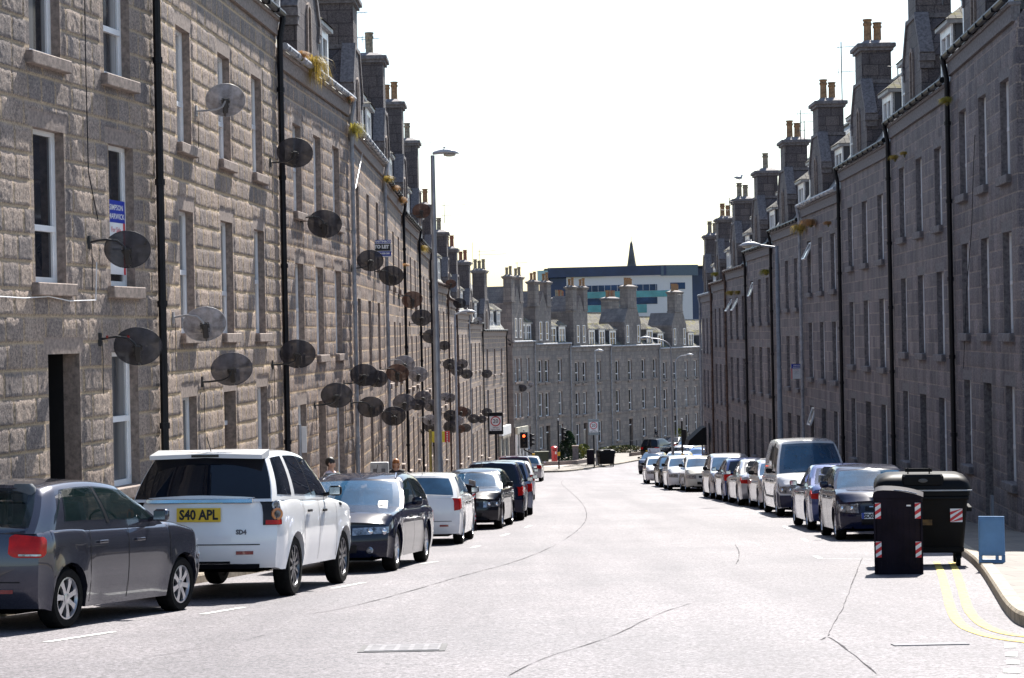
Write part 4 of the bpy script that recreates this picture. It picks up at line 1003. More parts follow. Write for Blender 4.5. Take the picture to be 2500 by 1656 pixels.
def offs(line,d):
    out=[]
    for i,p in enumerate(line):
        a=Vector(line[max(i-1,0)]); c=Vector(line[min(i+1,len(line)-1)]); t=(c-a).normalized(); out.append((p[0]+t.y*d,p[1]-t.x*d))
    return out
def resample(line,step):
    out=[tuple(line[0])]
    for a,c in zip(line,line[1:]):
        a=Vector(a);c=Vector(c);n=max(1,int((c-a).length/step))
        for i in range(1,n+1): out.append(tuple(a+(c-a)*i/n))
    return out
def smoothline(line,k=2):
    for _ in range(k):
        o=[line[0]]
        for a,c in zip(line,line[1:]): o+= [(a[0]*.75+c[0]*.25,a[1]*.75+c[1]*.25),(a[0]*.25+c[0]*.75,a[1]*.25+c[1]*.75)]
        o.append(line[-1]); line=o
    return line
def kerb(line,d):
    # row of granite kerbstones with open joints, kerb face on the line
    b=MB(); ln=resample(line,.9)
    for a,c in zip(ln,ln[1:]):
        a=Vector(a);c=Vector(c);t=(c-a); n=Vector((t.y,-t.x)).normalized()*d; j=t*.008/max(t.length,.01)
        a2=a+j;c2=c-j; q=[a2,c2,c2+n,a2+n]
        lo=[(p.x,p.y,g(p.y)-.02) for p in q]; mi=[(p.x,p.y,g(p.y)+.10) for p in q]; e=n*.12
        q2=[a2+e,c2+e,c2+n,a2+n]; hi=[(p.x,p.y,g(p.y)+.128) for p in q2]
        b.loft([lo,mi,hi])
    return b.build('kerb',KST,kind='structure')
Yl=[8,12,15,18,20,22.6,25,28.5,30.4,31.8,34.4,37,40,44,49.5,53,57,60,65,70,75,82,90,98,105,112,118,125,132,138,144,149]
lk_=smoothline([(ip(LK,y),y) for y in Yl],1); kerb(lk_,-.16)
strip('pavement',offs(lk_,-.162),[(ip(LW,p[1])-.3,p[1]) for p in lk_],SLB,-.05,.118)
cor=[(30,16.4),(12,16.3),(6.4,16.3),(5.2,16.5),(4.6,17.0),(4.42,17.8)]
rk_=smoothline(cor+RK[1:]+[(10.2,126),(12,128.2),(16,129),(40,129.5)],2); kerb(rk_,.16)
ro_=offs(rk_,.162)
inn=[]
for p in ro_:
    x,y=p
    if y<18.2: inn.append((max(x,17)+.1,max(y,20)))
    elif y<38: inn.append((20,max(y,20.5)))
    elif y<122: inn.append((ip(RW,max(y,39))+.4,y))
    else: inn.append((max(x,11.6)+.1,min(y,122.5)))
strip('pavement',ro_,inn,SLB,-.05,.118)
fk=smoothline([(-14,150.5),(-3,149.6),(2.25,148.6),(4.2,149.8),(6.6,158),(10.6,171),(17.5,190),(25,212),(38,250)],2); kerb(fk,-.16)
fo=offs(fk,-.162); strip('pavement',fo,[(min(p[0]-.4,ip(LW,p[1]+0) if p[1]>158 else -14) if p[1]>156 else p[0]-.8, p[1]+(10 if p[1]<156 else 0)) for p in fo],SLB,-.05,.116)
b=MB(); b.add([(x,y,g(y)+.1+.0) for x,y in ((-14,151),(2.2,150),(4.0,151),(6.2,158.5),(2.4,168),(.2,167.5),(-14,163))],[tuple(range(7))]); b.build('forecourt',mat('pink_paving',(.36,.30,.27),rough=.75,var=.15,scale=5),kind='structure')
# road paint
YEL=mat('yellow_road_paint',(.66,.47,.10),rough=.75,var=.25,scale=14,bump=.2); WRP=mat('white_road_paint',(.62,.62,.60),rough=.75,var=.22,scale=12,bump=.2)
TAR=mat('tar_seam',(.10,.096,.10),rough=1.0,var=.3,scale=20,spec=.0)
def ribbon(name,pts,w,m,dz=.005,jit=0):
    b=MB(); rows=[]
    P=[Vector((p[0],p[1])) for p in pts]
    for i,p in enumerate(P):
        t=(P[min(i+1,len(P)-1)]-P[max(i-1,0)]).normalized(); n=Vector((t.y,-t.x))*(w/2*(1+rng.uniform(-jit,jit)))
        rows.append([(q.x,q.y,g(q.y)+dz) for q in (p-n,p+n)])
    b.loft(rows,cap=False,closed=False); return b.build(name,m,kind='structure')
def gl_(pts): return [(lambda v:(v.x,v.y))(gp(*p)) for p in pts]
ribbon('yellow_line',smoothline(gl_([(2286,1372),(2298,1398),(2312,1450),(2322,1492),(2344,1527),(2390,1548),(2453,1562),(2520,1569)]),2),.10,YEL,jit=.06)
ribbon('yellow_line',smoothline(gl_([(2323,1372),(2336,1398),(2352,1450),(2364,1492),(2394,1523),(2430,1541),(2475,1552),(2530,1557)]),2),.10,YEL,jit=.06)
for (x0,y0,x1,y1) in ((112,1568,278,1543),(493,1500,595,1483),(811,1437,889,1423),(1030,1377,1067,1371),(1151,1338,1176,1331),(1224,1309,1242,1303),(1283,1288,1297,1283)):
    ribbon('bay_line',gl_([(x0,y0),(x1,y1)]),.085,WRP)
for (x0,y0,x1,y1) in ((1990,1358,2003,1364),(1955,1312,1970,1322),(1914,1285,1926,1292),(1850,1250,1858,1256)): ribbon('bay_line',gl_([(x0,y0),(x1,y1)]),.085,WRP)
ribbon('bay_line',gl_([(2003,1364),(2140,1366)]),.03,WRP)
for i,(yy,xa,xb) in enumerate(((1577,2452,2480),(1598,2454,2484),(1617,2457,2489),(1638,2450,2490),(1655,2436,2480))):
    a=gp(xa,yy-5); c=gp(xb,yy-5); d=gp(xb,yy+5); e=gp(xa,yy+5)
    b=MB(); b.add([(p.x,p.y,g(p.y)+.005) for p in (a,c,d,e)],[(0,1,2,3)]); b.build('give_way_mark',WRP,kind='structure')
def seam(pts,w=.022):
    ln=resample(smoothline(gl_(pts),2),.3); ln=[(p[0]+rng.uniform(-.008,.008),p[1]+rng.uniform(-.02,.02)) for p in ln]; ribbon('road_seam',ln,w*.42,TAR,.004,.8)
seam([(700,1500),(800,1496),(980,1450),(1150,1400),(1240,1378),(1330,1345),(1420,1290),(1436,1258),(1420,1225),(1385,1195),(1368,1180),(1375,1172)],.03)
seam([(1240,1650),(1330,1605),(1500,1555),(1600,1500),(1688,1473)],.02)
seam([(2105,1362),(2085,1412),(2072,1450),(2055,1490),(2035,1525),(2022,1552)],.02)
seam([(2005,1562),(2022,1552),(2060,1580),(2140,1645)],.03)
seam([(1795,1330),(1803,1345),(1806,1360),(1797,1378)],.025)
seam([(350,1608),(520,1578),(700,1540)],.014)
# manhole cover
P=gp(985,1582); r=thing('manhole_cover','worn bright rectangular metal cover set in the foreground road','manhole cover',(P.x,P.y,g(P.y)))
b=MB(); b.box(-.36,.36,-.36,.36,.0,.006); o=b.build('frame',mat('cast_iron',(.10,.098,.10),rough=.8),r); o.rotation_euler=(-.0669,0,0)
b=MB(); b.box(-.31,.31,-.31,.31,.004,.011)
for i in range(5):
    for j in range(5): b.box(-.27+i*.12,-.19+i*.12,-.27+j*.12,-.19+j*.12,.011,.0125)
o=b.build('plate',mat('polished_steel',(.185,.18,.19),rough=.8),r); o.rotation_euler=(-.0669,0,0)
P=gp(2270,1573); r=thing('drain_cover','long narrow metal drain cover beside the yellow lines','drain cover',(P.x,P.y,g(P.y)))
b=MB(); b.box(-.3,.3,-.09,.09,.0,.008); o=b.build('plate',MC['polished_steel'],r); o.rotation_euler=(-.0669,0,0)

# ---------------------------------------------------------------- satellite dishes
def meshy(name,col,a):
    m=mat(name,col,rough=.5,var=.3,scale=6,alpha=a,spec=.2); return m
DM={'k':meshy('dark_perforated_dish',(.030,.031,.042),.92),'g':meshy('pale_perforated_dish',(.25,.25,.28),.88),'b':meshy('rusty_perforated_dish',(.12,.065,.05),.92),'n':meshy('mid_perforated_dish',(.095,.095,.115),.90)}
AR=mat('dish_arm_black',(.015,.015,.018),rough=.4); ARG=mat('dish_arm_grey',(.3,.3,.32),rough=.4)
DC={}
def dishmesh(c):
    if c in DC: return DC[c]
    b=MB(); n=28; rings=[]
    for rr in (0,.2,.4,.6,.8,.95,1.0): rings.append([(.345*rr*math.cos(t)+0,(.075*rr*rr),.30*rr*math.sin(t)) for t in [2*math.pi*k/n for k in range(n)]])
    b.loft(rings,cap=False)
    rim=MB(); rim.tube([(.345*math.cos(t),.075,.30*math.sin(t)) for t in [2*math.pi*k/n for k in range(n+1)]],.007,5)
    br=MB(); br.box(-.045,.045,-.06,.004,-.2,.06,bev=.01); br.box(-.075,.075,-.05,-.004,-.02,.03); br.tube([(-.0,-.03,-.19),(0,.03,-.27),(.03,.16,-.33),(.07,.36,-.32)],.014,6)
    for p in ((-.06,-.008,.05),(.06,-.008,.05),(-.06,-.008,-.1),(.06,-.008,-.1)): br.ell(p,(.012,.012,.012),6,4)
    ln=MB(); ln.tube([(.07,.34,-.36),(.075,.40,-.20)],.032,10); ln.ell((.076,.41,-.19),(.04,.04,.04),10,6)
    DC[c]=(b.mesh('reflector',DM[c],smooth=60),rim.mesh('rim',DM[c] if c!='g' else ARG),br.mesh('bracket',AR),ln.mesh('receiver',AR))
    return DC[c]
def dish(px,py,w,c,label,arm='up',group='satellite dishes along the left wall',tape=False):
    ax,az=ray(px,py); Y=20.0
    while Y<216 and not (ax*Y<=ip(LW,Y)+.50): Y+=.05
    if px>1215:
        Y=168.0
        while Y<212 and not ax*Y<=ip(LW,Y)+.5: Y+=.05
    C=Vector((ax*Y,Y,az*Y)); s=w*Y/F/.665; s=min(max(s,.75),1.3)
    dz={'up':.14,'down':-.17}[arm]; my=Y-.10; m=Vector((ip(LW,my)+.015,my,C.z+dz*s))
    root=thing('satellite_dish',label,'satellite dish',m,0,group)
    rel=C-m
    A=AR if c!='g' else ARG
    b=MB(); b.box(-.02,.02,-.05,.05,-.09,.09)
    bp=rel+Vector((0,-.05,-.02))
    if arm=='up': pts=[(0,0,0),(.10,0,.02),(rel.x*.45,rel.y*.3-.04,.035),(rel.x*.78,rel.y*.7-.05,.01),(rel.x*.95,bp.y-.02,rel.z*.5),(rel.x,bp.y,rel.z)]
    else: pts=[(0,0,0),(.12,-.01,0),(rel.x*.7,bp.y*.6-.02,.02),(rel.x*.92,bp.y-.03,.07),(rel.x,bp.y,rel.z)]
    b.tube(pts,.017,7); b.build('mount_arm',A,root,smooth=50)
    if tape:
        b=MB()
        for t in (.18,.75): b.tube([(rel.x*t,rel.y*t*.7-.03,.033),(rel.x*t+.03,rel.y*t*.7-.03,.033)],.021,7)
        b.build('red_tape',DRED,root)
    cb=MB(); 
    zc=-rng.uniform(.5,1.6); cb.tube([(.03,0,-.02),(.035,.01,-.25),(.03,0,zc)],.006,5); cb.build('cable',AR,root)
    ms=dishmesh(c); az_=rng.uniform(-.28,-.02)
    Mx=Matrix.Translation(rel)@Matrix.Rotation(-az_-.06,4,'Z')@Matrix.Rotation(R(24),4,'X')@Matrix.Rotation(rng.uniform(-.14,.14),4,'Y')@Matrix.Scale(s,4)
    for nm,me in zip(('reflector','rim','bracket','receiver'),ms):
        if nm=='rim': o=link('rim',me,ref)
        else:
            o=link(nm,me,root); o.matrix_local=Mx
            if nm=='reflector': ref=o
    return root
DL=[(551,248,93,'g','pale rust-flecked dish high on the second left house, beside its middle upper window','down'),
(310,614,108,'k','black mesh dish in front of the for-sale board on the nearest left house','up'),
(336,851,112,'k','black mesh dish with red-taped arm above the lower window of the nearest left house','up',True),
(500,796,101,'g','pale grey dish with bent black arm beneath a tilted window on the second left house','up'),
(566,906,97,'n','weathered dark dish directly above the pale door of the second left house','down'),
(720,376,84,'k','black dish highest on the grassy gutter house, just past the second house joint','down'),
(792,550,80,'k','black dish with drooping receiver between the upper and middle windows of the grassy gutter house','up'),
(726,868,84,'k','black dish over the joint between the second and third left houses, lower half','down'),
(822,969,74,'k','large black dish above the door of the grassy gutter house','down'),
(905,639,62,'k','black dish just below the white and blue letting board','down'),
(955,676,58,'k','dark dish to the lower right of the letting board dish, over the black downpipe','up'),
(1029,517,43,'b','rust brown dish standing up at the eaves beside the tall lamp post','down'),
(1007,734,49,'b','brown dish between two black downpipes, halfway up the left row','up'),
(1030,778,48,'k','dark dish beside the tall lamp post, lower right of the brown one halfway up','down'),
(1053,823,41,'k','dark dish left behind the tall lamp post shaft at middle height','up'),
(1085,845,27,'k','small dark dish just right of the tall lamp post at middle height','down'),
(889,919,66,'k','larger front dish of an overlapping black pair above the third left house downpipe','down'),
(921,927,50,'k','rear dish of the overlapping black pair left of the letting house','down'),
(987,891,50,'g','pale dish peeking above the brown dish in the middle cluster','up'),
(970,914,54,'b','brown dish with a white arm in the middle cluster','up'),
(1022,917,46,'g','pale grey dish right of the brown dish in the middle cluster','up'),
(905,997,62,'k','black dish low beside the grey downpipe, left of the lower cluster','up'),
(987,986,53,'n','dark grey dish leading the lower cluster left of the tall lamp post','down'),
(1020,990,34,'k','dark dish tucked behind the leading one of the lower cluster','down'),
(1033,973,40,'n','grey dish topmost in the lower cluster left of the tall lamp post','down'),
(1054,992,35,'n','dish touching the left edge of the tall lamp post in the lower cluster','up'),
(962,1019,57,'k','lowest black dish left of the tall lamp post, with a curved white arm','up'),
(1049,1027,32,'g','pale dish low beside the lamp post with a long straight arm','up'),
(1056,1042,40,'k','dark dish low behind the lamp post above the yellow sign','down'),
(1085,970,24,'g','pale dish just right of the lamp post shaft at lower height','down'),
(1098,973,28,'n','grey dish right beside the pale one by the lamp post shaft','up'),
(1098,891,32,'k','dark dish leftmost of a group of four right of the tall lamp post','up'),
(1128,890,28,'n','grey dish topmost right of the group of four beyond the tall lamp post','down'),
(1116,907,30,'k','dark dish in the middle of the group of four beyond the tall lamp post','up'),
(1140,915,28,'k','dark dish rightmost of the group of four, in front of the second lamp post','up'),
(1189,914,25,'k','lone dark dish on the corner house by a black downpipe','up'),
(1253,930,20,'k','small black dish highest on the pale house with the cream shop sign','up'),
(1275,949,21,'k','small black dish to the lower right of the highest one on the pale shop house','up'),
(1297,941,15,'g','faint pale dish on the joint between the first two pale far houses','down'),
(1256,1019,18,'k','small round black dish above the cream shop sign','down'),
(1101,1017,35,'k','dark dish with white arm leading the low cluster right of the lamp post','up'),
(1126,1007,32,'b','brown dish in the low cluster right of the lamp post','down'),
(1137,1008,26,'k','dark dish behind the brown one in the low cluster right of the lamp post','down'),
(1117,1029,30,'g','pale dish in the centre of the low cluster right of the lamp post','up'),
(1101,1044,36,'k','large low dark dish over the red and white chequered sign','down'),
(1123,1049,25,'b','brown dish at the bottom of the low cluster right of the lamp post','down'),
(1137,1046,25,'k','dark dish at the bottom right of the low cluster','down'),
(1157,1024,28,'k','dark dish left of the black speed sign','up'),
(1177,1025,22,'k','dark dish touching the post of the black downpipe left of the speed sign','up'),
(1189,1008,25,'k','dark dish half hidden behind the top of the black speed sign','up'),
(1167,785,22,'g','pale dish on the gutter next to a white dormer on the corner house','down'),
(1122,742,30,'k','dark dish on the gutter above the second lamp head','up'),
(1101,694,25,'b','small round brown dish against a chimney gable on the left row','down')]
for d in DL: dish(*d[:5],arm=d[5],tape=len(d)>6)

# ---------------------------------------------------------------- street lamps
STEEL=mat('galvanised_steel',(.36,.37,.40),rough=.45,metal=.5,var=.12,scale=3); LAMPH=mat('lamp_head_grey',(.45,.46,.48),rough=.4,var=.1); LENS=mat('lamp_lens',(.55,.50,.40),rough=.15,var=.1)
def lamp(label,x,y,top,dirx,r0,r1,arm,curve=False,head=.7,m=STEEL):
    z0=g(y)+.1; h=top-z0; root=thing('street_lamp',label,'street lamp',(x,y,z0),0,'street lamps')
    b=MB(); b.tube([(0,0,-.05),(0,0,.02),(0,0,1.6),(0,0,1.62),(0,0,1.72)],[r0*1.15,r0*1.15,r0*1.12,r0*1.1,r0],14)
    pts=[(0,0,1.72),(0,0,h*.5),(0,0,h-(.6 if curve else .02))]; rr=[r0,(r0+r1)/2,r1]
    if curve:
        for i in range(1,9):
            a=math.pi/2*i/8; pts.append((dirx*arm*(1-math.cos(a)),0,h-.6+.6*math.sin(a))); rr.append(r1*.8)
    b.tube(pts,rr,14); b.build('column',m,root,smooth=40)
    ax=dirx*arm if curve else 0
    if not curve and arm>.0:
        b=MB(); b.tube([(0,0,h-.06),(dirx*arm,0,h+.02)],.035,8); b.build('bracket_arm',m,root,smooth=40); ax=dirx*arm
    b=MB(); rings=[]
    for t,w,ht in ((0,.045,.05),(.06,.07,.07),(.3,.12,.10),(.6,.15,.11),(.85,.11,.08),(1,.02,.02)):
        rings.append([(ax+dirx*head*t,w*math.cos(q),h+.02+.04*math.sin(math.pi*t)+ht*math.sin(q)*(.9 if math.sin(q)>0 else .45)) for q in [2*math.pi*k/12 for k in range(12)]])
    b.loft(rings); hd=b.build('lamp_head',LAMPH,root,smooth=45)
    b=MB(); b.ell((ax+dirx*head*.64,0,h-.015),(head*.24,.11,.05),12,6); link('lens',b.mesh('lens',LENS,smooth=60),hd)
    b=MB(); b.lathe([(.03,0),(.03,.04),(.01,.05)],8,(ax+dirx*head*.45,0,h+.16)); link('photocell',b.mesh('photocell',LAMPH),hd)
p=pos(1056,378,54); lamp('tall silver street lamp rising behind the small white hatchback on the left',p.x,p.y,p.z,1,.105,.055,0)
p=pos(1110,765,90); lamp('second, shorter street lamp on the left with an orange lens and short arm',p.x,p.y,p.z,1,.065,.045,.25,m=mat('pale_lamp_column',(.40,.43,.48),rough=.5))
p=pos(1896,600,70); lamp('grey street lamp on the right pavement with its arm reaching over the road',p.x,p.y,p.z,-1,.10,.06,.55,head=.72,m=mat('blue_grey_lamp_column',(.22,.25,.30),rough=.5))
p=pos(1452,858,160); lamp('thin far street lamp rising behind the pale grey speed sign',p.x,p.y,p.z,1,.10,.06,0,head=.7)
p=pos(1637,826,122); lamp('curved arm street lamp at the foot of the right row, arm bending left',p.x,p.y,p.z,-1,.08,.045,1.15,True,.7)
p=pos(1649,868,198); lamp('farthest curved arm street lamp with its arm bending right',p.x,p.y,p.z,1,.08,.05,1.0,True,.75)

# ---------------------------------------------------------------- signs and traffic signals
SWH=mat('sign_white',(.78,.78,.78),rough=.4,var=.03); SRED=mat('sign_red',(.55,.02,.03),rough=.4,var=.05); SBL_=mat('sign_blue',(.012,.035,.36),rough=.4,var=.05); SYE=mat('sign_yellow',(.75,.60,.05),rough=.4); SGR=mat('sign_grey_backing',(.25,.29,.30),rough=.5)
def speed(label,px,py,Y,w,back,group='twenty zone speed signs'):
    P=pos(px,py,Y); z0=g(Y)+.1; h=P.z-z0; root=thing('speed_sign',label,'speed sign',(P.x,Y,z0),0,group); H=w*1.45
    b=MB(); b.tube([(0,0.06,-.05),(0,0.06,h)],.055,10); b.build('post',BLK,root,smooth=40)
    b=MB(); b.box(-w/2,w/2,-.05,.03,h-H/2,h+H/2,bev=.02); bd=b.build('backing_board',back,root)
    b=MB(); b.box(-w*.40,w*.40,-.060,-.052,h-H*.33,h+H*.33); fc=link('sign_face',b.mesh('sign_face',SWH),bd)
    b=MB(); rings=[[(rr*w*math.cos(t),-.0645,h+H*.10+rr*w*math.sin(t)) for t in [2*math.pi*k/32 for k in range(32)]] for rr in (.33,.265)]; b.loft(rings,cap=False)
    link('red_ring',b.mesh('red_ring',SRED),bd)
    F_=lambda z:frame((0,-.066,z),(1,0,0),(0,0,1))
    text('20',w*.36,INK,bd,F_(h+H*.10),bold=.003); text('When',w*.155,INK,bd,F_(h-H*.185)); text('lights flash',w*.145,INK,bd,F_(h-H*.275))
    if back is BLK:
        b=MB()
        for x in (-.3,.3):
            for z in (-.42,.42): b.ell((x*w*1.1,-.05,h+z*H),(.035,.02,.035),8,5)
        b.build('flashing_lamp',SMK,root)
speed('black backed electronic twenty speed sign on the left kerb',1210,1034,100,.74,BLK)
speed('grey backed twenty speed sign in front of the far pale houses',1449,1043,156,.84,SGR)
RLIT=mat('signal_red_lit',(.9,.08,.03),emit=((1,.08,.02),2.5)); LOFF=mat('signal_lamp_off',(.03,.02,.015),rough=.2)
def signal(label,px,py,Y,ang,lit,crank=None,base=None,white=True,s=1.0):
    P=pos(px,py,Y); bx=base if base is not None else P.x; z0=g(Y)+.1; h=P.z-z0
    root=thing('traffic_signal',label,'traffic light',(bx,Y,z0),0,'traffic signals at the junction')
    ox=P.x-bx
    b=MB()
    if crank: b.tube([(0,.1,-.05),(0,.1,h-1.2),(-.1,.1,h-1.0),(ox,.1,h-.7),(ox,.1,h-.4)],.057,10)
    else: b.tube([(0,.1,-.05),(0,.1,h+1.0)],.057,10)
    b.build('post',BLK,root,smooth=40)
    def head(cx,a,lit,white):
        M=Matrix.Translation((cx,0,h))@Matrix.Rotation(a,4,'Z')
        if white:
            b=MB(); b.box(-.30,.30,.045,.06,-.60,.60,0,M); bb=b.build('backing_board',SWH,root); b=MB(); b.box(-.275,.275,.03,.044,-.575,.575,0,M); link('black_face',b.mesh('black_face',BLK),bb)
        b=MB(); b.box(-.16,.16,-.16,.03,-.48,.48,0,M,bev=.03); hd=b.build('signal_head',BLK,root)
        for i in range(3):
            z=.31-.31*i; b=MB(); ring=lambda rr,yy:[M@Vector((rr*math.cos(t),yy,z+rr*math.sin(t))) for t in [2*math.pi*k/16 for k in range(16)]]
            b.loft([ring(.10,-.165),ring(.07,-.175),ring(.02,-.18)]); link('red_lamp' if i==0 else ('amber_lamp' if i==1 else 'green_lamp'),b.mesh('lamp',RLIT if (lit and i==0) else LOFF),hd)
            b=MB(); arc=[2*math.pi*k/16 for k in range(-1,10)]
            b.loft([[M@Vector((.115*math.cos(t),-.16,z+.115*math.sin(t))) for t in arc],[M@Vector((.115*math.cos(t),-.32,z+.10*math.sin(t))) for t in arc]],cap=False,closed=False); link('hood',b.mesh('hood',BLK),hd)
    head(ox if crank else ox,ang,lit,white)
    if white: head(ox+.45,ang+1.4,False,False)
    b=MB(); b.box(-.10,.10,-.12,.06,1.0,1.28,bev=.02); b.build('push_button_box',mat('signal_box_yellow',(.75,.42,.03),rough=.4),root)
    b=MB(); b.lathe([(.05,0),(.06,.04),(.06,.14),(.02,.18)],10,(ox if crank else 0,.1,h+(.62 if crank else 1.0))); b.build('detector',LAMPH,root)
q=gp(1300,1150); signal('traffic light showing red on a cranked post, white edged board, left corner',1279,1075,150,0,True,crank=True,base=pos(1302,1100,150).x)
q=gp(1365,1149); signal('traffic light on a straight black post beside the red post box',1372,1060,q.y,1.3,False,base=q.x,white=False)
signal('traffic light on the right in front of the black awning, seen from behind',1670,1068,126,2.6,False,base=pos(1666,1090,126).x,white=False)
# estate agents' boards
def board(label,P,w,h,right,fn,name='estate_agent_board',mats=None,th=.02):
    root=thing(name,label,'sale board',P,0,None); rt=Vector(right).normalized()
    M=Matrix.Identity(4); n=rt.cross(Vector((0,0,1)))
    for i in range(3): M[i][0]=rt[i]; M[i][1]=-n[i]; M[i][2]=(0,0,1)[i]
    b=MB(); b.box(-w/2,w/2,-th/2,th/2,-h/2,h/2,0,M); b.build('panel',SWH,root)
    fn(root,M,w,h); return root
def band(root,M,x0,x1,z0,z1,m,name='colour_band',off=.0135):
    b=MB(); b.box(x0,x1,-off,-.0105,z0,z1,0,M); return b.build(name,m,root)
def tx(root,M,s,size,x,z,m,bold=0,sx=1,off=.0155):
    o=M@Vector((x,-off,z)); text(s,size,m,root,frame(o,M@Vector((1,0,0)),M@Vector((0,0,1))),bold=bold,sx=sx)
def simpson(root,M,w,h):
    band(root,M,-w/2,w/2,h*.20,h*.5,SBL_); tx(root,M,'SIMPSON',h*.105,0,h*.40,SWH,.002,1.1); tx(root,M,'MARWICK',h*.105,0,h*.28,SWH,.002,1.1)
    if rt_red: band(root,M,w*.40,w*.5,-h*.5,h*.2,SRED)
    else: band(root,M,-w*.5,-w*.41,-h*.5,h*.2,SRED)
    tx(root,M,'For Sale',h*.10,-.02,h*.10,SRED); 
    for i,s in enumerate(('2 bedroom flat','Viewing by','appointment')): tx(root,M,s,h*.055,-.02,-h*(.0+.08*i),GREYL)
rt_red=True
h1d=(Vector((-5.23,30.4,0))-Vector((-7.8,18,0))).normalized()
P=Vector((-7.8,18,0))+h1d*11.32+Vector((h1d.y,-h1d.x,0))*-.10; P.z=pos(293,580,P.y).z
board('blue topped sale board fixed in the window of the nearest left house',P,.62,1.05,h1d,simpson)
rt_red=False
Y=60.0
while ray(1945,907)[0]*Y<ip(RW,Y)-.26: Y+=.05
P=pos(1945,907,Y); board('blue topped white sale board on the right wall beyond the lamp post',P,.42,.56,(1,.12,0),simpson)
b=MB(); 
def martin(root,M,w,h):
    band(root,M,-w/2,w/2,h*.30,h*.5,SBL_); tx(root,M,'MARTIN&CO',h*.17,0,h*.40,SWH,.004,1.0)
    band(root,M,-w/2+.02,w/2-.02,-h*.14,h*.27,INK); tx(root,M,'TO LET',h*.26,-w*.06,h*.09,SWH,.01); band(root,M,-w/2,w/2,-h*.44,-h*.17,SBL_); tx(root,M,'01224 828 588',h*.14,0,-h*.30,SWH,.004,.95)
P=pos(934,607,60); board('white and blue letting board sticking out from the left wall high up',P,.50,.50,(1,.15,0),martin)
# bus stop style post, yellow and chequered signs
def pole_sign(label,px,ptop,Y,pw,ph,m,cat='sign',post=STEEL,extra=None):
    P=pos(px,ptop,Y); z0=g(Y)+.1; h=P.z-z0; root=thing('post_sign',label,cat,(P.x,Y,z0))
    b=MB(); b.tube([(0,0,-.05),(0,0,h)],.04,8); b.build('post',post,root,smooth=40)
    b=MB(); b.box(.045,.045+pw,-.015,.015,h-ph-.05,h-.05); o=b.build('plate',m,root)
    if extra: extra(root,h,pw,ph)
pole_sign('slim pale post with a narrow white plate beside the white off-road car roof',731,1036,43.0,.10,.55,SWH)
def cheq(root,h,pw,ph):
    b=MB()
    for i in range(6): b.box(.045+pw*.82,.045+pw*.9,-.02,-.016,h-.05-ph*(i+.9)/6,h-.05-ph*(i+.4)/6)
    b.build('white_check',SWH,root); b=MB(); b.box(.045+pw*.72,.045+pw,-.0165,.0165,h-.052-ph,h-.048); b.build('red_edge',SRED,root)
pole_sign('yellow sign with a red and white chequered edge behind the tall lamp post',1050,1050,57,.5,.30,SYE,extra=cheq,post=mat('yellow_post',(.35,.27,.08),rough=.6))
P=pos(2421,1212,36.5); z0=g(36.5)+.115; r=thing('bollard','thin grey metal post on the right pavement by the wall','bollard',(P.x,36.5,z0)); b=MB(); b.lathe([(.05,-.05),(.05,.02),(.035,.04),(.035,P.z-z0),(.02,P.z-z0+.02)],12); b.build('post',mat('dull_post',(.10,.10,.11),rough=.6),r,smooth=40)

# ---------------------------------------------------------------- bins
BINP=mat('bin_dark_plastic',(.012,.009,.016),rough=.6,var=.2,scale=3,bump=.06,spec=.12); BINK=mat('bin_black_plastic',(.004,.004,.005),rough=.5,var=.2,scale=3,bump=.05,spec=.15)
def hazard(root,cx,cz,w,h,y,M=None,flip=1):
    b=MB(); b.box(cx-w/2,cx+w/2,y-.004,y,cz-h/2,cz+h/2,0,M); o=b.build('hazard_stripe',SWH,root)
    b=MB()
    for k in (-1,0,1):
        z=cz+k*h*.5-h*.16; q=[]
        for (xx,s) in ((cx-w/2,-1),(cx+w/2,1)):
            q.append((xx,z+s*flip*w*.35)); 
        poly=[(q[0][0],q[0][1]),(q[1][0],q[1][1]),(q[1][0],q[1][1]+h*.24),(q[0][0],q[0][1]+h*.24)]
        poly=[(p[0],min(max(p[1],cz-h/2),cz+h/2)) for p in poly]
        vs=[(p[0],y-.0065,p[1]) for p in poly]; 
        if M: vs=[M@Vector(v) for v in vs]
        b.add(vs,[(0,1,2,3)])
    link('red_stripe',b.mesh('red_stripe',SRED),o)
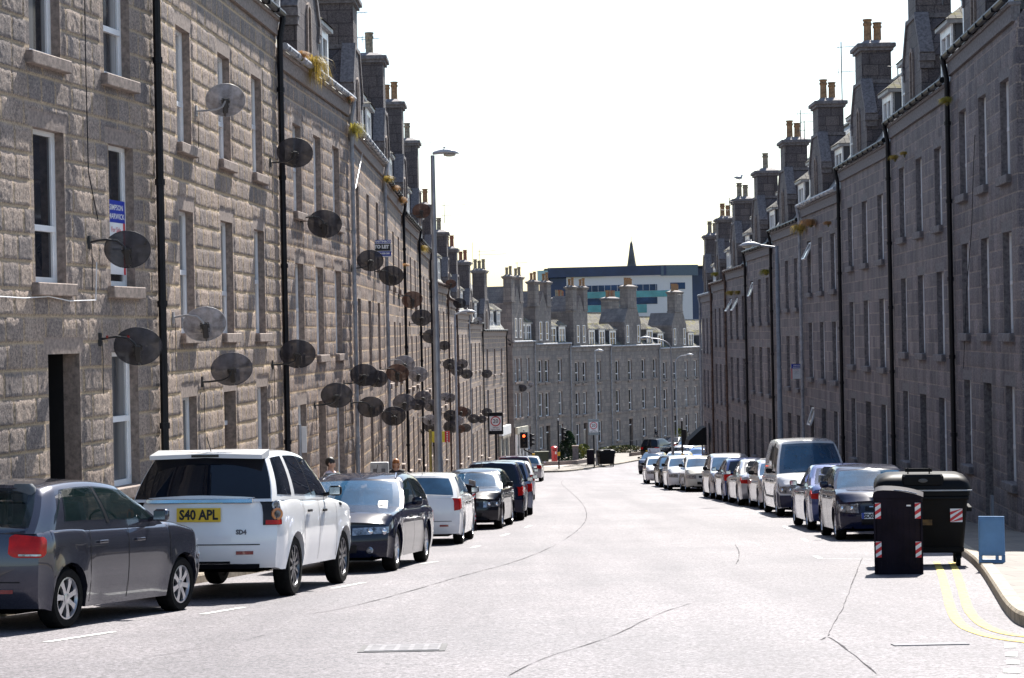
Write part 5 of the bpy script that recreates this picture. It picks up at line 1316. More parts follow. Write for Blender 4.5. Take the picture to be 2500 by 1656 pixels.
def recycling(label,P,rz,w=.66,d=.75,h=1.02,edge=None):
    root=thing('recycling_bin',label,'bin',P,rz,'tall on-street recycling bins')
    b=MB(); rr=[rrect(w*k,d*k,.05,z,3) for k,z in ((.97,0),(.97,.03),(1,.05),(1,h-.02),(1.02,h),(1.02,h+.05))]; b.loft(rr)
    for i in range(7): b.box(-w*.36+i*w*.12-.004,-w*.36+i*w*.12+.004,-d/2-.004,-d/2+.01,.1,h-.08)
    b.box(-w/2-.004,-w/2+.02,-d/2-.012,-d/2+.01,.0,h,bev=.004); b.box(w/2-.02,w/2+.004,-d/2-.012,-d/2+.01,.0,h,bev=.004)
    b.build('body',BINP,root,smooth=35)
    b=MB(); prof=[(-w/2-.015,h+.052),(w/2+.02,h+.052)]+[(w*q,h+k_) for q,k_ in ((.53,.065),(.45,.085),(.32,.108),(.18,.128),(.02,.144),(-.14,.153),(-.30,.156),(-.42,.150),(-.49,.13),(-.52,.09))]
    b.prism(prof,-d/2-.03,d/2+.03); ld=b.build('lid',BINP,root,smooth=35)
    b=MB(); b.tube([(-.05,-d/2-.03,h+.158),(.12,-d/2-.03,h+.14),(w*.40,-d/2-.03,h+.105)],.010,6); link('lid_edge',b.mesh('lid_edge',STEEL),ld)
    for sx in (-1,1):
        for cz in (h*.88,h*.36): hazard(root,sx*(w/2-.055),cz,.075,.21,-d/2-.013)
    if edge:
        for sx in (-1,1):
            b=MB(); b.box(sx*(w/2+.006)-.004,sx*(w/2+.006)+.004,-d/2+.02,d/2-.02,.02,h+.2); b.build('side_panel',edge,root)
    b=MB(); b.box(w*.18,w*.27,-d/2-.016,-d/2-.01,h-.06,h-.04); b.build('label_plate',SWH,root)
    return root
P=gp(2209,1402); P.y+=.38; P.z=g(P.y); recycling('tall dark purple recycling bin with four striped panels at the right kerb',P,-.2,w=.63,h=.99)
P=gp(1150,1297); P.y+=.3; P.x-=.28; P.z=g(P.y); recycling('recycling bin with pale side panel between the white and dark hatchbacks on the left',P,.25,edge=mat('bin_grey_panel',(.42,.42,.43),rough=.4))
P=gp(1735,1213); P.x+=.3;P.y+=.4; P.z=g(P.y); recycling('tall grey bin between the cream hatchback and the row behind on the right',P,0,edge=MC['bin_grey_panel'])
def eurobin(label,P,rz,det=True):
    root=thing('wheeled_bin',label,'bin',P,rz,'large four wheeled bins'); w,d=1.27,1.0
    b=MB(); b.loft([rrect(w*k,d*k2,.07,z,4) for k,k2,z in ((.86,.82,.22),(.88,.84,.28),(.985,.97,1.02),(1.03,1.03,1.04),(1.03,1.03,1.10))])
    for sx in (-1,1): b.box(sx*(w*.5)-.05,sx*(w*.5)+.05,-.32,.32,.80,.86)
    b.box(-w*.5,w*.5,-d*.5-.01,-d*.5+.06,.98,1.03,bev=.01); b.box(-w*.44,w*.44,-d*.44,-d*.40,.24,.30)
    b.build('body',BINK,root,smooth=35)
    b=MB(); rr=[rrect(w*1.06*k,d*1.06*k2,.12,z,4) for k,k2,z in ((1,1,1.105),(1.0,1.0,1.14),(.97,.96,1.22),(.90,.86,1.29),(.75,.66,1.33),(.4,.35,1.345))]; b.loft(rr); ld=b.build('lid',BINK,root,smooth=50)
    b=MB(); b.box(-.29,.29,-d*.5-.03,-d*.28,1.17,1.345,bev=.03); link('lid_panel',b.mesh('lid_panel',BINK,smooth=30),ld)
    if det:
        b=MB(); b.tube([(-.20,-d*.33,1.33),(-.20,-d*.33,1.43)],.01,5); b.tube([(.10,-d*.33,1.33),(.10,-d*.33,1.43)],.01,5); b.box(-.24,.14,-d*.34,-d*.32,1.37,1.42); link('lid_handle',b.mesh('lid_handle',BINK),ld)
        b=MB(); b.box(-w*.535,w*.535,-d*.545,-d*.53,1.11,1.128); b.build('lid_rim',STEEL,root)
        M=Matrix.Translation((0,0,0)); hazard(root,w*.36,.76,.17,.19,-d*.5+.012); 
        b=MB(); b.lathe([(.065,0),(.065,.006),(.05,.008),(.01,.008)],20,(0,0,0),axis='y'); b.v=[(v[0]*1.0,-d*.5-.036-v[1],1.26+v[2]*.45) for v in b.v]; b.build('maker_badge',mat('badge_grey',(.06,.06,.065),rough=.4),root)
        b=MB(); b.box(-.18,.12,-d*.475,-d*.465,.62,.70); b.build('worn_sticker',mat('brown_sticker',(.12,.06,.012),rough=.6,var=.4,scale=9),root)
    for sx in (-1,1):
        for sy in (-1,1):
            b=MB(); b.lathe([(.03,-.03),(.095,-.03),(.10,-.02),(.10,.02),(.095,.03),(.03,.03)],16,(sx*w*.38,sy*d*.33,.10),axis='x'); b.box(sx*w*.38-.045,sx*w*.38+.045,sy*d*.33-.04,sy*d*.33+.05,.14,.24); b.build('castor',RUB,root,smooth=40)
    return root
P=gp(2245,1385); P.y+=.62; P.x+=.17; P.z=g(P.y); eurobin('large black lidded bin on wheels standing on the yellow lines behind the recycling bin',P,-.15)
P=gp(1480,1140); P.y+=.3; P.z=g(P.y); eurobin('far black wheeled bin at the kerb beside the grey speed sign',P,.2,det=False)
P=gp(1457,1137); P=gp(1443,1138); r=thing('litter_bin','dark purple litter bin standing left of the grey speed sign post','litter bin',(P.x,P.y+.3,P.z+.1))
b=MB(); b.loft([rrect(.62*k,.6*k,.08,z,4) for k,z in ((.95,0),(1,.05),(1,1.0))]); b.build('body',BINP,r,smooth=40)
b=MB(); b.loft([rrect(.66*k,.64*k,.12,z,4) for k,z in ((1,1.0),(1,1.06),(.85,1.18),(.4,1.22))]); b.build('hood',BINP,r,smooth=50)
# blue folding board on the right pavement
P=gp(2422,1373,.118); r=thing('pavement_board','small sky blue folding board leaning on the right kerb','pavement board',(P.x,P.y,P.z),-.28)
BB=mat('sky_blue_board',(.10,.22,.40),rough=.35,var=.08,scale=4)
for nm,sg in (('front_panel',-1),('rear_panel',1)):
    b=MB(); M=Matrix.Translation((0,sg*.10,0))@Matrix.Rotation(sg*.13,4,'X')
    b.box(-.17,.17,-.012,.012,.10,.61,0,M,bev=.008); b.box(-.17,-.13,-.012,.012,0,.098,0,M); b.box(.13,.17,-.012,.012,0,.098,0,M); b.box(-.13,.13,-.012,.012,0,.03,0,M); b.box(.05,.085,-.012,.012,.032,.098,0,M)
    b.box(-.15,.15,-.02,-.012,.14,.58,0,M); b.build(nm,BB,r)
b=MB(); b.box(-.17,-.158,-.07,.07,.14,.57); b.box(-.17,.17,-.03,.03,.605,.62,bev=.004); b.build('hinge_side',BB,r)
# roadside cabinets, post box, gate pier, railings
P=gp(1323,1137); r=thing('utility_cabinet','dark green street cabinet left of the red post box','cabinet',(P.x,P.y+.3,P.z+.1)); CG=mat('cabinet_green',(.015,.035,.02),rough=.4)
b=MB(); b.box(-.55,.55,-.22,.22,0,.98,bev=.02); b.build('body',CG,r); b=MB(); b.box(-.58,.58,-.25,.25,.981,1.03,bev=.015); b.build('top',mat('cabinet_top',(.2,.22,.17),rough=.5),r)
b=MB()
for x in (-.53,.005): b.box(x,x+.525,-.235,-.221,.06,.95)
b.build('door',CG,r)
P=gp(1354,1138); r=thing('post_box','red pillar post box with white notice at the far corner','post box',(P.x,P.y+.2,P.z+.1)); PBR=mat('post_box_red',(.45,.012,.02),rough=.35,coat=.5)
b=MB(); b.lathe([(.25,.0),(.25,.22)],24); b.build('base',BLK,r,smooth=40)
b=MB(); b.lathe([(.235,.221),(.235,1.28),(.25,1.30)],24); b.build('body',PBR,r,smooth=40)
b=MB(); b.lathe([(.27,1.301),(.29,1.33),(.285,1.38),(.20,1.45),(.03,1.49)],24); b.build('cap',PBR,r,smooth=40)
b=MB(); b.box(-.12,.12,-.25,-.2,1.14,1.18); b.build('slot',DARK,r); b=MB(); b.box(.05,.17,-.245,-.2,.85,1.05); b.build('notice',SWH,r)
P=gp(1406,1131); r=thing('gate_pier','square stone gate pier right of the dark conifer','gate pier',(P.x,P.y+.6,P.z+.1)); b=MB(); b.box(-.24,.24,-.24,.24,0,1.2); b.build('shaft',DR2,r); b=MB(); b.box(-.29,.29,-.29,.29,1.201,1.32,bev=.02); b.build('cap',DR,r)
wl_=[(1.6,160.2),(4.9,162.8),(6.9,169)]
b=MB(); b.loft([[(x-.12,y,g(y)+.05),(x+.12,y-.05,g(y)+.05),(x+.12,y-.05,g(y)+.42),(x-.12,y,g(y)+.42)] for x,y in wl_]); tag(b.build('garden_wall',DR),'low stone garden wall in front of the dark conifer','garden wall')
b=MB(); ln=[(10.0,176.5),(13.2,184),(16.5,192.5)]
b.loft([[(x-.12,y,g(y)+.05),(x+.12,y-.05,g(y)+.05),(x+.12,y-.05,g(y)+.40),(x-.12,y,g(y)+.40)] for x,y in ln]); tag(b.build('plinth_wall',DR),'low pale wall under the long iron railings','garden wall')
r=thing('railings','long thin black iron railings in front of the pale far houses','railings',(10,176.5,g(176.5)+.4)); ln=resample(ln,1.6)
for i,(x,y) in enumerate(ln):
    b=MB(); b.tube([(x-10,y-176.5,g(y)-g(176.5)),(x-10,y-176.5,g(y)-g(176.5)+1.05)],.025,6); b.build('upright',BLK,r)
for k in (.15,1.05):
    b=MB(); b.tube([(x-10,y-176.5,g(y)-g(176.5)+k) for x,y in ln],.025,6); b.build('rail',BLK,r)
P=pos(877,1150,54); z0=g(54)+.11; r=thing('meter_cabinet','small pale grey cabinet against the left wall behind the navy estate','cabinet',(ip(LW,54)+.45,54,z0))
b=MB(); b.box(-.24,.24,-.15,.15,0,P.z-z0+.22,bev=.02); b.build('body',mat('cabinet_grey',(.42,.43,.44),rough=.5),r); b=MB(); b.box(-.16,-.06,-.158,-.151,P.z-z0-.05,P.z-z0+.06); b.box(.06,.16,-.158,-.151,P.z-z0-.05,P.z-z0+.06); b.build('label_plate',GREYL,r)
# shop front pieces on the corner house and the first far house, and the black awning
d=(Vector((-.51,160,0))-Vector((-2.19,148,0))).normalized(); n=Vector((d.y,-d.x,0)); 
r=thing('shop_front','white painted shop front on the left corner house','shop front',(-2.19+d.x*7,148+d.y*7,g(155)),math.atan2(d.y,d.x))
b=MB(); b.box(0,4.8,-.35,-.07,2.6,3.3,bev=.02); b.build('fascia',SWH,r)
b=MB(); 
for x in (.2,2.2,4.4): b=MB(); b.box(x,x+.3,-.2,-.065,0,2.6); b.build('pilaster',CREAM,r)
b=MB(); b.box(.5,2.2,-.12,-.07,.5,2.58); b.box(2.5,4.4,-.12,-.07,.5,2.58); b.build('shop_window',GL[0],r)
b=MB()
for i in range(7): b.prism([(.3+i*.62,2.6),(.92+i*.62,2.6),(.61+i*.62,2.3)],-.34,-.33)
b.build('scalloped_blind',CREAM,r)
d=(Vector((1.85,173,0))-Vector((0,166,0))).normalized(); r=thing('shop_front','cream shop front with pale signboard on the first far house','shop front',(0,166,g(168)),math.atan2(d.y,d.x))
b=MB(); b.box(.1,3.6,-.3,-.06,2.55,3.1,bev=.02); b.build('signboard',mat('signboard_cream',(.5,.47,.38),rough=.5),r)
b=MB(); 
for x in (.1,1.1,2.2,3.4): b=MB(); b.box(x,x+.2,-.2,-.055,0,2.55); b.build('pilaster',SWH,r)
b=MB(); b.box(.3,1.1,-.12,-.06,.4,2.5); b.box(1.3,2.2,-.12,-.06,.4,2.5); b.build('shop_window',GL[0],r)
P=pos(1702,1068,118); r=thing('awning','black triangular awning hanging off the last right house','awning',(P.x,118,P.z))
b=MB(); b.prism([(.45,.62),(.25,.58),(-.55,-.12),(-.62,-.42),(-.58,-.43),(.45,-.40)],-1.0,1.2); b.build('canopy',mat('black_canvas',(.006,.006,.007),rough=.8),r)
# ---------------------------------------------------------------- plants
def leafmat(n,a,b_): return mat(n,a,rough=.6,col2=b_,scale=2.2,var=.2,spec=.3)
def backlit(n,a,b_):
    m=leafmat(n,a,b_); nt=m.node_tree; pb=nt.nodes['Principled BSDF']; out=nt.nodes['Material Output']
    if 'Translucent BSDF' in nt.nodes: return m
    tr=nt.nodes.new('ShaderNodeBsdfTranslucent'); ms=nt.nodes.new('ShaderNodeMixShader'); ms.inputs[0].default_value=.5
    lk(nt,pb.inputs['Base Color'].links[0].from_socket,tr.inputs['Color']); lk(nt,pb.outputs[0],ms.inputs[1]); lk(nt,tr.outputs[0],ms.inputs[2]); lk(nt,ms.outputs[0],out.inputs['Surface']); return m
GRS=[backlit('yellow_gutter_grass',(.46,.33,.07),(.27,.20,.05)),backlit('tan_gutter_grass',(.45,.25,.10),(.28,.16,.07)),backlit('green_gutter_grass',(.40,.33,.06),(.25,.23,.05))]
def tuft(label,px,py,Y,size,mi,rx=0,n=260,hang=.5):
    P=pos(px,py,Y); root=thing('tufted_weed',label,'grass tuft',P,0,'grass tufts growing in the gutters')
    r=random.Random(int(px)); b=MB()
    for i in range(n):
        a=r.uniform(0,2*math.pi); l=size*r.uniform(.5,1.1); k=r.random(); w=.004*size/.5+.0015
        base=Vector((r.uniform(-.18,.18)*size,r.uniform(-.7,.7)*size,0)); out=Vector((math.cos(a)*.7+.25*(1 if px<1250 else -1),math.sin(a)*.8,0))
        p0=base; p1=base+out*l*.35+Vector((0,0,l*.42)); p2=base+out*l*.75+Vector((0,0,l*(.30-.9*hang*k))); p3=base+out*l*.9+Vector((0,0,l*(-.05-1.2*hang*k)))
        s=Vector((-out.y,out.x,.3)).normalized()*w
        b.add([p0-s,p0+s,p1-s,p1+s,p2-s*.8,p2+s*.8,p3],[(0,1,3,2),(2,3,5,4),(4,5,6)])
    b.build('blades',GRS[mi],root)
    b=MB(); b.ell((0,0,-.03),(.08*size/.5,.45*size,.06),8,5); b.build('moss',mat('gutter_moss',(.10,.09,.03),rough=.9),root)
def wallx(px,py,tab,off):   # depth at which the ray meets the facade line
    ax,_=ray(px,py); Y=25.0; s=1 if tab is LW else -1
    while Y<200 and not (ax*Y<=ip(tab,Y)+off if tab is LW else ax*Y>=ip(tab,Y)-off): Y+=.05
    return Y
for (l,px,py,sz,mi,hg) in (('big yellow grass tuft drooping from the black gutter on the left',765,165,.62,0,.9),('reddish tan tuft beside the big yellow one on the left gutter',736,140,.32,1,.2),('small tan sprig at the low end of the black gutter',853,244,.22,1,.3),('yellow green tuft on a pale downpipe head, left row',866,318,.42,2,.7),('mossy tuft on the gutter of the letting board house',945,440,.35,0,.3),('tan tuft by the dormer of the letting board house',962,462,.32,1,.3),('rusty tuft hanging at the gutter left of the brown dish',980,490,.34,1,.5),('yellow tuft on the gutter under the eaves left of the lamp post',1032,608,.42,0,.6),('pink weed on the black downpipe below the letting board',989,650,.25,1,.1)):
    Y=wallx(px,py,LW,.2); tuft(l,px,py,Y,sz*.85,mi,hang=hg)
for (l,px,py,sz,mi,hg) in (('large tan and green tuft on the right gutter',1955,562,.60,0,.5),('tall tan brush of dead grass on the right gutter beside the large tuft',1979,550,.62,1,.2),('faint tan tuft along the right gutter, right of the tall brush',2022,548,.3,1,.2),('pale green tuft at the gutter end of the nearest right house',2312,250,.32,2,.2),('small yellow moss tuft on the third right gutter',2185,388,.28,0,.2),('second yellow moss tuft further up the third right gutter',2208,377,.2,0,.2),('yellow green tuft right of the right-hand lamp arm',1871,668,.5,2,.3),('yellow tuft on a far right gutter, left of a pair',1785,718,.45,0,.3),('dull yellow tuft on a far right gutter, right of a pair',1802,716,.35,0,.4),('bright tuft beneath an upper chimney far down the right row',1747,672,.45,2,.3)):
    Y=wallx(px,py,RW,.2); tuft(l,px,py,min(Y,122),sz*.8,mi,hang=hg)
def bush(label,name,cat,px,py,w,h,d,ms,n,leaf,shape='egg',lift=0,Yoff=.5):
    P=gp(px,py); root=thing(name,label,cat,(P.x,P.y+Yoff,g(P.y+Yoff)+.08)); r=random.Random(int(px*3)); bl=[MB() for _ in ms]
    st=MB()
    for i in range(6):
        a=r.uniform(0,6.28); st.tube([(0,0,-.05),(math.cos(a)*w*.15,math.sin(a)*d*.15,h*.4),(math.cos(a)*w*.3,math.sin(a)*d*.3,h*.75)],[.035,.025,.01],5)
    st.build('trunk',mat('bark_brown',(.06,.045,.03),rough=.9),root)
    cl=[(Vector((r.gauss(0,.30)*w/2,r.gauss(0,.30)*d/2,r.random())),r.randrange(len(ms))) for _ in range(40)]
    for i in range(n):
        t=r.random(); 
        if shape=='cone': rad=(1-t)**.55*.98+.04
        elif shape=='spire': rad=(1-t)*.9+.06
        else: rad=math.sqrt(max(0,1-(2*t-.85)**2/1.4))
        a=r.uniform(0,2*math.pi); q=math.sqrt(r.random())*.35+.65
        q*=1+.18*math.sin(a*3+t*9)+.12*math.sin(a*7-t*14)
        p=Vector((math.cos(a)*rad*q*w/2,math.sin(a)*rad*q*d/2,h*(t*.97)+lift))
        u=Vector((r.gauss(0,1),r.gauss(0,1),r.gauss(0,1))).normalized(); v=u.cross(Vector((r.gauss(0,1),r.gauss(0,1),r.gauss(0,1)))).normalized(); l=leaf*r.uniform(.6,1.3)
        k=int((math.sin(p.x*5)+math.sin(p.z*6+1)+math.sin(p.y*4)+3)/6*len(ms)*.999)
        bl[k].add([p-u*l,p+v*l*.5,p+u*l,p-v*l*.5],[(0,1,2,3)])
    for b,m in zip(bl,ms): 
        if b.v: b.build('foliage',m,root)
bush('dark green conifer bush rounded at the top, right of the post box','conifer_bush','bush',1389,1127,1.9,2.55,1.9,[leafmat('conifer_dark',(.012,.035,.012),(.006,.018,.008)),leafmat('conifer_mid',(.03,.085,.02),(.015,.04,.012))],5200,.075,'cone')
bush('pale silvery shrub with whitish leaves behind the green cabinet','silver_shrub','shrub',1337,1120,1.3,2.1,1.2,[leafmat('silver_leaf',(.34,.36,.26),(.16,.19,.10)),leafmat('green_leaf',(.10,.13,.06),(.05,.07,.03))],1300,.085,'spire')
bush('yellow green bush between the gate pier and the litter bin','garden_bush','bush',1425,1122,1.2,1.25,1.0,[leafmat('lime_leaf',(.30,.30,.03),(.16,.18,.03)),leafmat('lime_leaf_dark',(.12,.15,.03),(.06,.08,.02))],1500,.07)
bush('wide dark purple shrub behind the black parked car','purple_shrub','shrub',1584,1093,2.6,1.7,1.6,[leafmat('purple_leaf',(.035,.014,.022),(.012,.008,.010)),leafmat('purple_leaf_pale',(.06,.03,.035),(.03,.015,.02))],2600,.08,Yoff=4)  # second leaf tone is paler, dealt out in clumps
bush('small bright yellow flowering bush beside the black awning','yellow_bush','bush',1660,1085,2.0,1.5,1.2,[leafmat('yellow_flower',(.55,.45,.02),(.30,.28,.03)),leafmat('yellow_leaf',(.25,.26,.03),(.12,.14,.02))],1300,.08,Yoff=3)
bush('short tufted green verge under the long iron railings','verge_bush','bush',1520,1112,4.0,.7,.8,[leafmat('verge_green',(.12,.13,.03),(.07,.08,.02)),leafmat('verge_tan',(.26,.21,.09),(.16,.13,.05))],1500,.09,Yoff=3)
# sprig on a chimney pot, gull
# ---------------------------------------------------------------- aerials
AL=mat('aerial_metal',(.10,.10,.11),rough=.5,metal=.5)
def aerial(label,px,py,Y,h,rods,dirx=1,s=1.0):
    P=pos(px,py,Y); root=thing('television_aerial',label,'aerial',(P.x,P.y,P.z),0,'television aerials on the chimneys')
    b=MB(); b.tube([(0,0,0),(0,0,h)],.018,6); b.build('mast',AL,root)
    for (z,l) in rods:
        b=MB(); b.tube([(-.15*dirx,0,z),(dirx*l,0,z+.04)],.009,5)
        for i in range(int(l/.11)): b.tube([(dirx*(.05+i*.11),-.12,z+.01),(dirx*(.05+i*.11),.12,z+.01)],.004,4)
        b.tube([(-.1*dirx,0,z-.10),(-.1*dirx,0,z+.12)],.006,4); b.build('antenna',AL,root)
aerial('aerial with two long arms on the first big left chimney',812,118,57.5,1.3,((.25,.9),(.95,1.0)))
aerial('lattice aerial mast left of the first big left chimney',822,90,56.5,1.4,((1.2,.4),(.7,.25)),-1)
aerial('small aerial on the second left chimney',893,120,66,.5,((.3,.45),))
aerial('aerial on the fourth left chimney stack',1016,368,92,.5,((.3,.7),))
aerial('aerial behind the sixth left chimney, twin arms',1085,545,112,1.2,((.4,.9),(.95,1.2)))
aerial('tall whip aerial left of the red pots',1155,672,150,2.4,())
aerial('twin mast aerial just left of the red pots',1172,672,152,1.9,((1.5,2.0),(1.75,1.2)))
aerial('tall two armed aerial against the sky beside the third right chimney',2056,250,68,2.0,((1.0,.75),(1.82,.7)))
aerial('aerial left of the fourth right chimney with a single long mast',1955,345,79,1.2,((1.05,.8),(.4,.6)))
aerial('aerial beside the fourth right chimney, shorter mast',1964,350,78,.85,((.8,.7),))
aerial('little aerial on the ridge of the third right house',2192,190,60,.35,((.3,.3),),-1)
aerial('aerial left of the sixth right chimney',1782,540,97,1.1,((.9,.4),(.5,.5),(.2,.35)),-1)
aerial('horizontal aerial at the top right near the frame edge',2302,12,46,.4,((.2,.9),))
aerial('tiny aerial over the far twin stacks of the second pale house',1263,668,178,1.0,((.9,.9),))
aerial('tiny aerial above the roofs right of the broad stack',1667,735,205,.9,((.6,.5),),-1)
P=pos(1804,440,92); r=thing('gull','white and grey gull perched on a right-hand chimney pot','gull',P)
b=MB(); b.ell((0,0,.10),(.16,.07,.075),12,8); b.ell((.13,0,.20),(.05,.042,.045),10,7); b.tube([(.08,0,.12),(.13,0,.19)],[.06,.04],8); b.tube([(.17,0,.195),(.22,0,.185)],[.014,.004],6); b.tube([(.02,.02,.04),(.02,.02,-.06)],.006,5); b.tube([(.02,-.02,.04),(.02,-.02,-.06)],.006,5); b.build('body',SWH,r,smooth=60)
b=MB(); b.ell((-.05,.055,.12),(.17,.02,.05),10,6); b.ell((-.05,-.055,.12),(.17,.02,.05),10,6); b.build('wing',STEEL,r,smooth=60)
# wall cables
for (l,pts,m) in (('white looping cable strung low across the nearest left house',[(-5,724),(60,728),(120,724),(170,735),(234,733),(236,640)],WH),('black cable running down the nearest left house between its windows',[(207,0),(210,180),(214,330),(216,420),(226,470),(240,540)],BLK),('thin black cable hanging down the second right house',[(2380,330),(2376,420),(2372,560),(2360,700),(2352,900)],BLK),('pale cable drooping from the gutter of the fourth left house',[(890,330),(884,380),(872,440),(868,460)],WH)):
    tab=LW if pts[0][0]<1250 else RW; P=[]
    for (x,y) in pts:
        if tab is LW:
            ax,az=ray(x,y); Y=20.0
            while Y<200 and not ax*Y<=ip(LW,Y)+.06: Y+=.02
        else: Y=wallx(x,y,RW,.06)
        P.append(pos(x,y,Y))
    b=MB(); b.tube(P,.008,5); tag(b.build('wall_cable',m),l,'cable','cables on the walls')

# ---------------------------------------------------------------- people
def person(label,P,face,shirt,hair,longhair,skin=(.55,.33,.24),look=0.0):
    root=thing('person',label,'person',P,face)
    J={'p':(0,0,.95),'w':(0,.01,1.12),'c':(0,.01,1.32),'n':(0,.02,1.46),'h0':(0,.03,1.54),'h1':(0,.035,1.63),'h2':(0,.03,1.70)}
    E=[('p','w'),('w','c'),('c','n'),('n','h0'),('h0','h1'),('h1','h2')]; Rr={'p':.16,'w':.135,'c':.155,'n':.058,'h0':.068,'h1':.088,'h2':.06}
    for s,k in ((-1,'l'),(1,'r')):
        sw=.10*s
        J.update({k+'s':(.185*s,.0,1.39),k+'e':(.25*s,-.03,1.11),k+'w':(.24*s,.10,.88),k+'t':(.095*s,0,.86),k+'k':(.10*s,.03+sw,.49),k+'a':(.10*s,-.04+sw,.09),k+'f':(.11*s,.13+sw,.03),k+'m':(.235*s,.13,.80)})
        E+= [('c',k+'s'),(k+'s',k+'e'),(k+'e',k+'w'),(k+'w',k+'m'),('p',k+'t'),(k+'t',k+'k'),(k+'k',k+'a'),(k+'a',k+'f')]
        Rr.update({k+'s':.068,k+'e':.047,k+'w':.032,k+'m':.036,k+'t':.10,k+'k':.062,k+'a':.042,k+'f':.036})
        for q in range(5):
            a=(k+'m',k+'%d'%q)
            dx=-.03+.015*q if q<4 else -.04*s*0
            tip=(.235*s+(q-1.5)*.013,.155,.715+.006*abs(q-1.5)) if q<4 else (.235*s-.03*s,.165,.775)
            J[a[1]]=tip; E.append(a); Rr[a[1]]=.008
    ks=list(J); me=bpy.data.meshes.new('body'); me.from_pydata([J[k] for k in ks],[(ks.index(a),ks.index(b)) for a,b in E],[])
    o=bpy.data.objects.new('body',me); COL.objects.link(o)
    md=o.modifiers.new('skin','SKIN'); md.use_smooth_shade=True
    for i,k in enumerate(ks):
        v=me.skin_vertices[0].data[i]; v.radius=(Rr[k],Rr[k]*(.78 if k in('p','w','c') else 1)); v.use_root=(k=='p')
    o.modifiers.new('sub','SUBSURF').levels=1; o.modifiers['sub'].render_levels=1
    me2=bpy.data.meshes.new_from_object(o.evaluated_get(bpy.context.evaluated_depsgraph_get())); bpy.data.objects.remove(o)
    SK=mat('skin',skin,rough=.5,var=.06); me2.materials.clear()
    SH=shirt; TR=mat('dark_trousers',(.03,.03,.045),rough=.8)
    me2.materials.append(SK)
    bd=link('body',me2,root)
    # clothing: shells over the torso, arms and legs
    def shell(name,z0,z1,m,grow,xmax=9):
        import bmesh
        bm=bmesh.new(); bm.from_mesh(me2); bmesh.ops.recalc_face_normals(bm,faces=bm.faces)
        dl=[f for f in bm.faces if not(z0<f.calc_center_median().z<z1 and abs(f.calc_center_median().x)<xmax)]
        bmesh.ops.delete(bm,geom=dl,context='FACES'); bm.normal_update()
        for v in bm.verts: v.co+=v.normal*grow
        x=bpy.data.meshes.new(name); bm.to_mesh(x); bm.free(); x.materials.append(m); return link(name,x,root)
    shell('shirt',.93,1.455,SH,.012); shell('trousers',.08,.96,TR,.012,.20)
    b=MB()
    for i in range(1):
        b.ell((0,.005,1.655),(.098,.115,.115),14,10)
    if longhair: b.ell((0,-.045,1.56),(.105,.075,.15),12,8)
    import bmesh
    h=b.build('hair',hair,root,smooth=60)
    f=MB(); f.ell((0,.115,1.61),(.014,.02,.022),8,6); link('nose',f.mesh('nose',SK,smooth=60),bd)
    for s in (-1,1):
        f=MB(); f.ell((s*.036,.105,1.635),(.013,.012,.009),8,6); link('eye',f.mesh('eye',BLK,smooth=60),bd)
        f=MB(); f.ell((s*.095,.03,1.61),(.014,.025,.035),8,6); link('ear',f.mesh('ear',SK,smooth=60),bd)
    f=MB(); f.ell((0,.108,1.572),(.024,.008,.006),8,5); link('mouth',f.mesh('mouth',DRED,smooth=60),bd)
    f=MB(); f.ell((0,.055,1.60),(.082,.068,.095),12,9); link('face',f.mesh('face',SK,smooth=60),bd)
    return root
YP=45.6; P=pos(811,1134,YP); person('person with short dark hair in a pink and white top on the left pavement',(P.x-.05,YP,P.z-1.60),-1.9,mat('pink_white_shirt',(.62,.35,.42),col2=(.75,.72,.74),rough=.8,scale=9),mat('dark_hair',(.012,.010,.009),rough=.5),False)
YP=58; P=pos(967,1134,YP); person('person with long ginger hair in dark clothes on the left pavement',(P.x,YP,P.z-1.60),math.pi+.1,mat('black_jacket',(.015,.015,.02),rough=.8),mat('ginger_hair',(.38,.14,.04),rough=.5),True)

# ---------------------------------------------------------------- far buildings
NAV=mat('navy_cladding',(.012,.028,.10),rough=.35,var=.15,scale=.4); NAVL=mat('grey_blue_cladding',(.08,.11,.17),rough=.4); TEAL=mat('teal_glass_panel',(.08,.30,.36),rough=.25,var=.12,scale=.6); WCL=mat('white_cladding',(.62,.58,.66),rough=.5,var=.03); BGL=mat('office_glass_blue',(.02,.05,.13),rough=.15,var=.35,scale=.3,spec=.2)
c=pos(1620,700,380); c.z=0
root=thing('office_building','modern office block with navy top band, white wall and teal glass above the far roofs','office building',(c.x,380,g(380)),0)
gz=g(380); Z=lambda py,Y=380:(815-py)/5000*Y-gz
def slab(name,m,x0,x1,z0,z1,out,face):   # face 0: left front receding; face 1: right flank
    b=MB()
    dirv=Vector((-22.5,50,0)).normalized() if face==0 else Vector((9,22,0)).normalized()
    nrm=Vector((-dirv.y,dirv.x,0)) if face==0 else Vector((dirv.y,-dirv.x,0))
    if face==0: nrm=Vector((-.91,-.41,0))
    else: nrm=Vector((.92,-.39,0))
    # faces seen from the camera: both must look toward -Y
    if face==0: dirv=Vector((-.985,.17,0)); nrm=Vector((-.17,-.985,0))
    else: dirv=Vector((.97,.24,0)); nrm=Vector((.24,-.97,0))
    a=dirv*x0+nrm*out; b_=dirv*x1+nrm*out; i=nrm*-.4
    q=[a,b_,b_+i,a+i]
    b.loft([[(p.x,p.y,z) for p in q] for z in (z0,z1)]); return b.build(name,m,root)
slab('white_wall',WCL,0,18.2,0,Z(672),0,0); slab('white_wall',WCL,0,5.6,0,Z(672),0,1)
slab('navy_band',NAV,-.6,21.6,Z(674),Z(650),.6,0); slab('navy_band',NAVL,-.6,6.6,Z(676),Z(650),.6,1)
slab('navy_flank',NAV,5.6,14,0,Z(676),-.1,1); slab('navy_flank',NAV,18.2,21.3,0,Z(676),-.1,0)
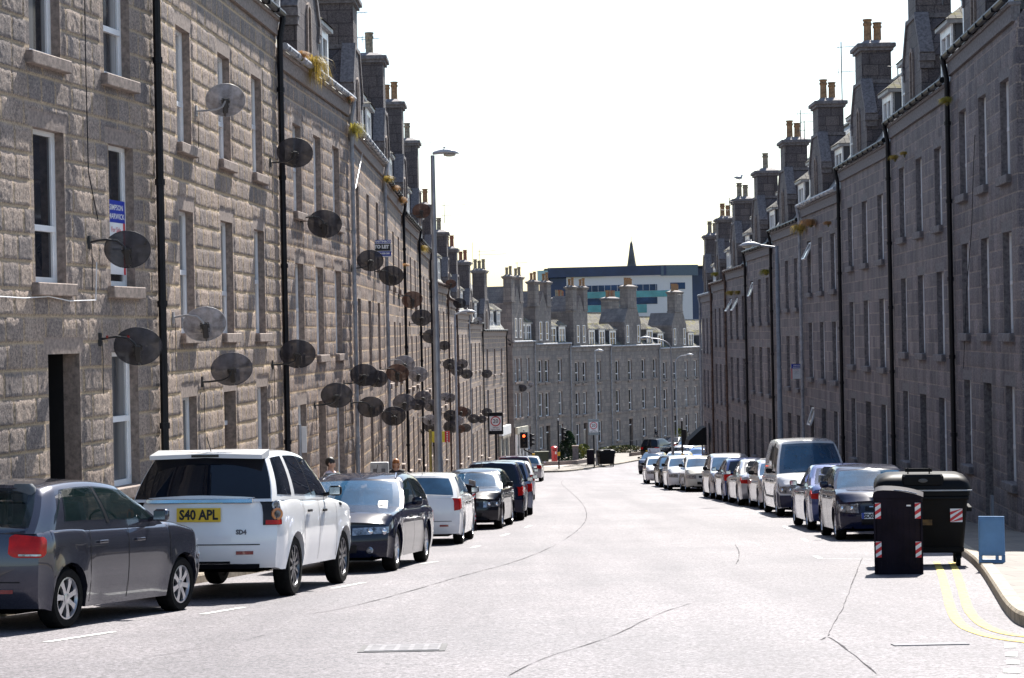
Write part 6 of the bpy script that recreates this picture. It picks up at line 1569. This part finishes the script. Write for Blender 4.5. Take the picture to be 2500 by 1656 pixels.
slab('pale_panel',mat('pale_blue_panel',(.35,.48,.55),rough=.4),21.6,23.6,Z(682),Z(656),.55,0)
slab('window_band',BGL,1.2,18.15,Z(711),Z(696),.06,0); slab('teal_panel',TEAL,-.02,18.15,Z(727),Z(711.5),.08,0); slab('window_band',BGL,1.2,18.15,Z(744),Z(727.5),.06,0); slab('teal_panel',TEAL,3.2,18.15,Z(765),Z(744.5),.08,0)
slab('teal_panel',TEAL,.02,1.35,Z(727),Z(711.5),.08,1); slab('window',BGL,1.3,4.2,Z(709),Z(693),.06,1)
for i in range(14): slab('mullion',WCL,1.4+i*1.2,1.46+i*1.2,Z(711),Z(696),.12,0)
b=MB(); b.box(-22,9,6,30,0,Z(655)); b.build('core',NAV,root)
b=MB(); b.box(-22,9,3,32,Z(653),Z(651.5)); b.build('roof',LEAD,root)
P=pos(1541,588,560); r=thing('church_spire','slender dark stone church spire rising behind the office block','spire',(P.x,560,g(560))); SPM=mat('dark_spire_stone',(.10,.10,.125),rough=.8,var=.2,scale=.5)
hz=P.z-g(560)
b=MB(); b.lathe([(4.0,hz-20.5),(1.1,hz-6),(.35,hz-.8),(.03,hz)],8); b.lathe([(1.35,hz-8.2),(1.4,hz-7.9),(1.2,hz-7.6)],8); b.build('spire',SPM,r)
b=MB(); b.box(-4.2,4.2,-4.2,4.2,0,hz-20.5); b.build('tower',SPM,r)
b=MB(); b.tube([(0,0,hz-.3),(0,0,hz+1.2)],.06,6); b.build('finial',BLK,r)

# ---------------------------------------------------------------- light, sky, camera
EL=R(50); AZ=R(18)
w=bpy.data.worlds.new('World'); scene.world=w; w.use_nodes=True; nt=w.node_tree; bg=nt.nodes['Background']
sky=nt.nodes.new('ShaderNodeTexSky'); sky.sky_type='NISHITA'; sky.sun_disc=False; sky.sun_elevation=EL; sky.sun_rotation=AZ; sky.altitude=20; sky.air_density=1.2; sky.dust_density=1.0; sky.ozone_density=2.0
hs=nt.nodes.new('ShaderNodeHueSaturation'); hs.inputs['Saturation'].default_value=1.0; hs.inputs['Value'].default_value=1.0
nt.links.new(sky.outputs[0],hs.inputs['Color']); nt.links.new(hs.outputs[0],bg.inputs[0]); bg.inputs[1].default_value=.075
sd=Vector((math.sin(AZ)*math.cos(EL),math.cos(AZ)*math.cos(EL),math.sin(EL)))
sl=bpy.data.lights.new('sun','SUN'); sl.energy=5.0; sl.angle=R(.5); sl.color=(1,.95,.88); so=bpy.data.objects.new('sun',sl); COL.objects.link(so); so.rotation_euler=sd.to_track_quat('Z','Y').to_euler(); so.location=(20,60,60)
cam=bpy.data.cameras.new('camera'); cam.sensor_width=36; cam.lens=F/2500*36; cam.clip_start=.1; cam.clip_end=4000; cam.shift_y=(H0-828)/2500
co=bpy.data.objects.new('camera',cam); COL.objects.link(co); co.rotation_euler=(math.pi/2,ROLL,0); scene.camera=co
vs=scene.view_settings; vs.view_transform='Standard'; vs.look='None'; vs.exposure=1.35; vs.gamma=1
scene.cycles.max_bounces=6; scene.cycles.transparent_max_bounces=12; scene.cycles.use_denoising=True
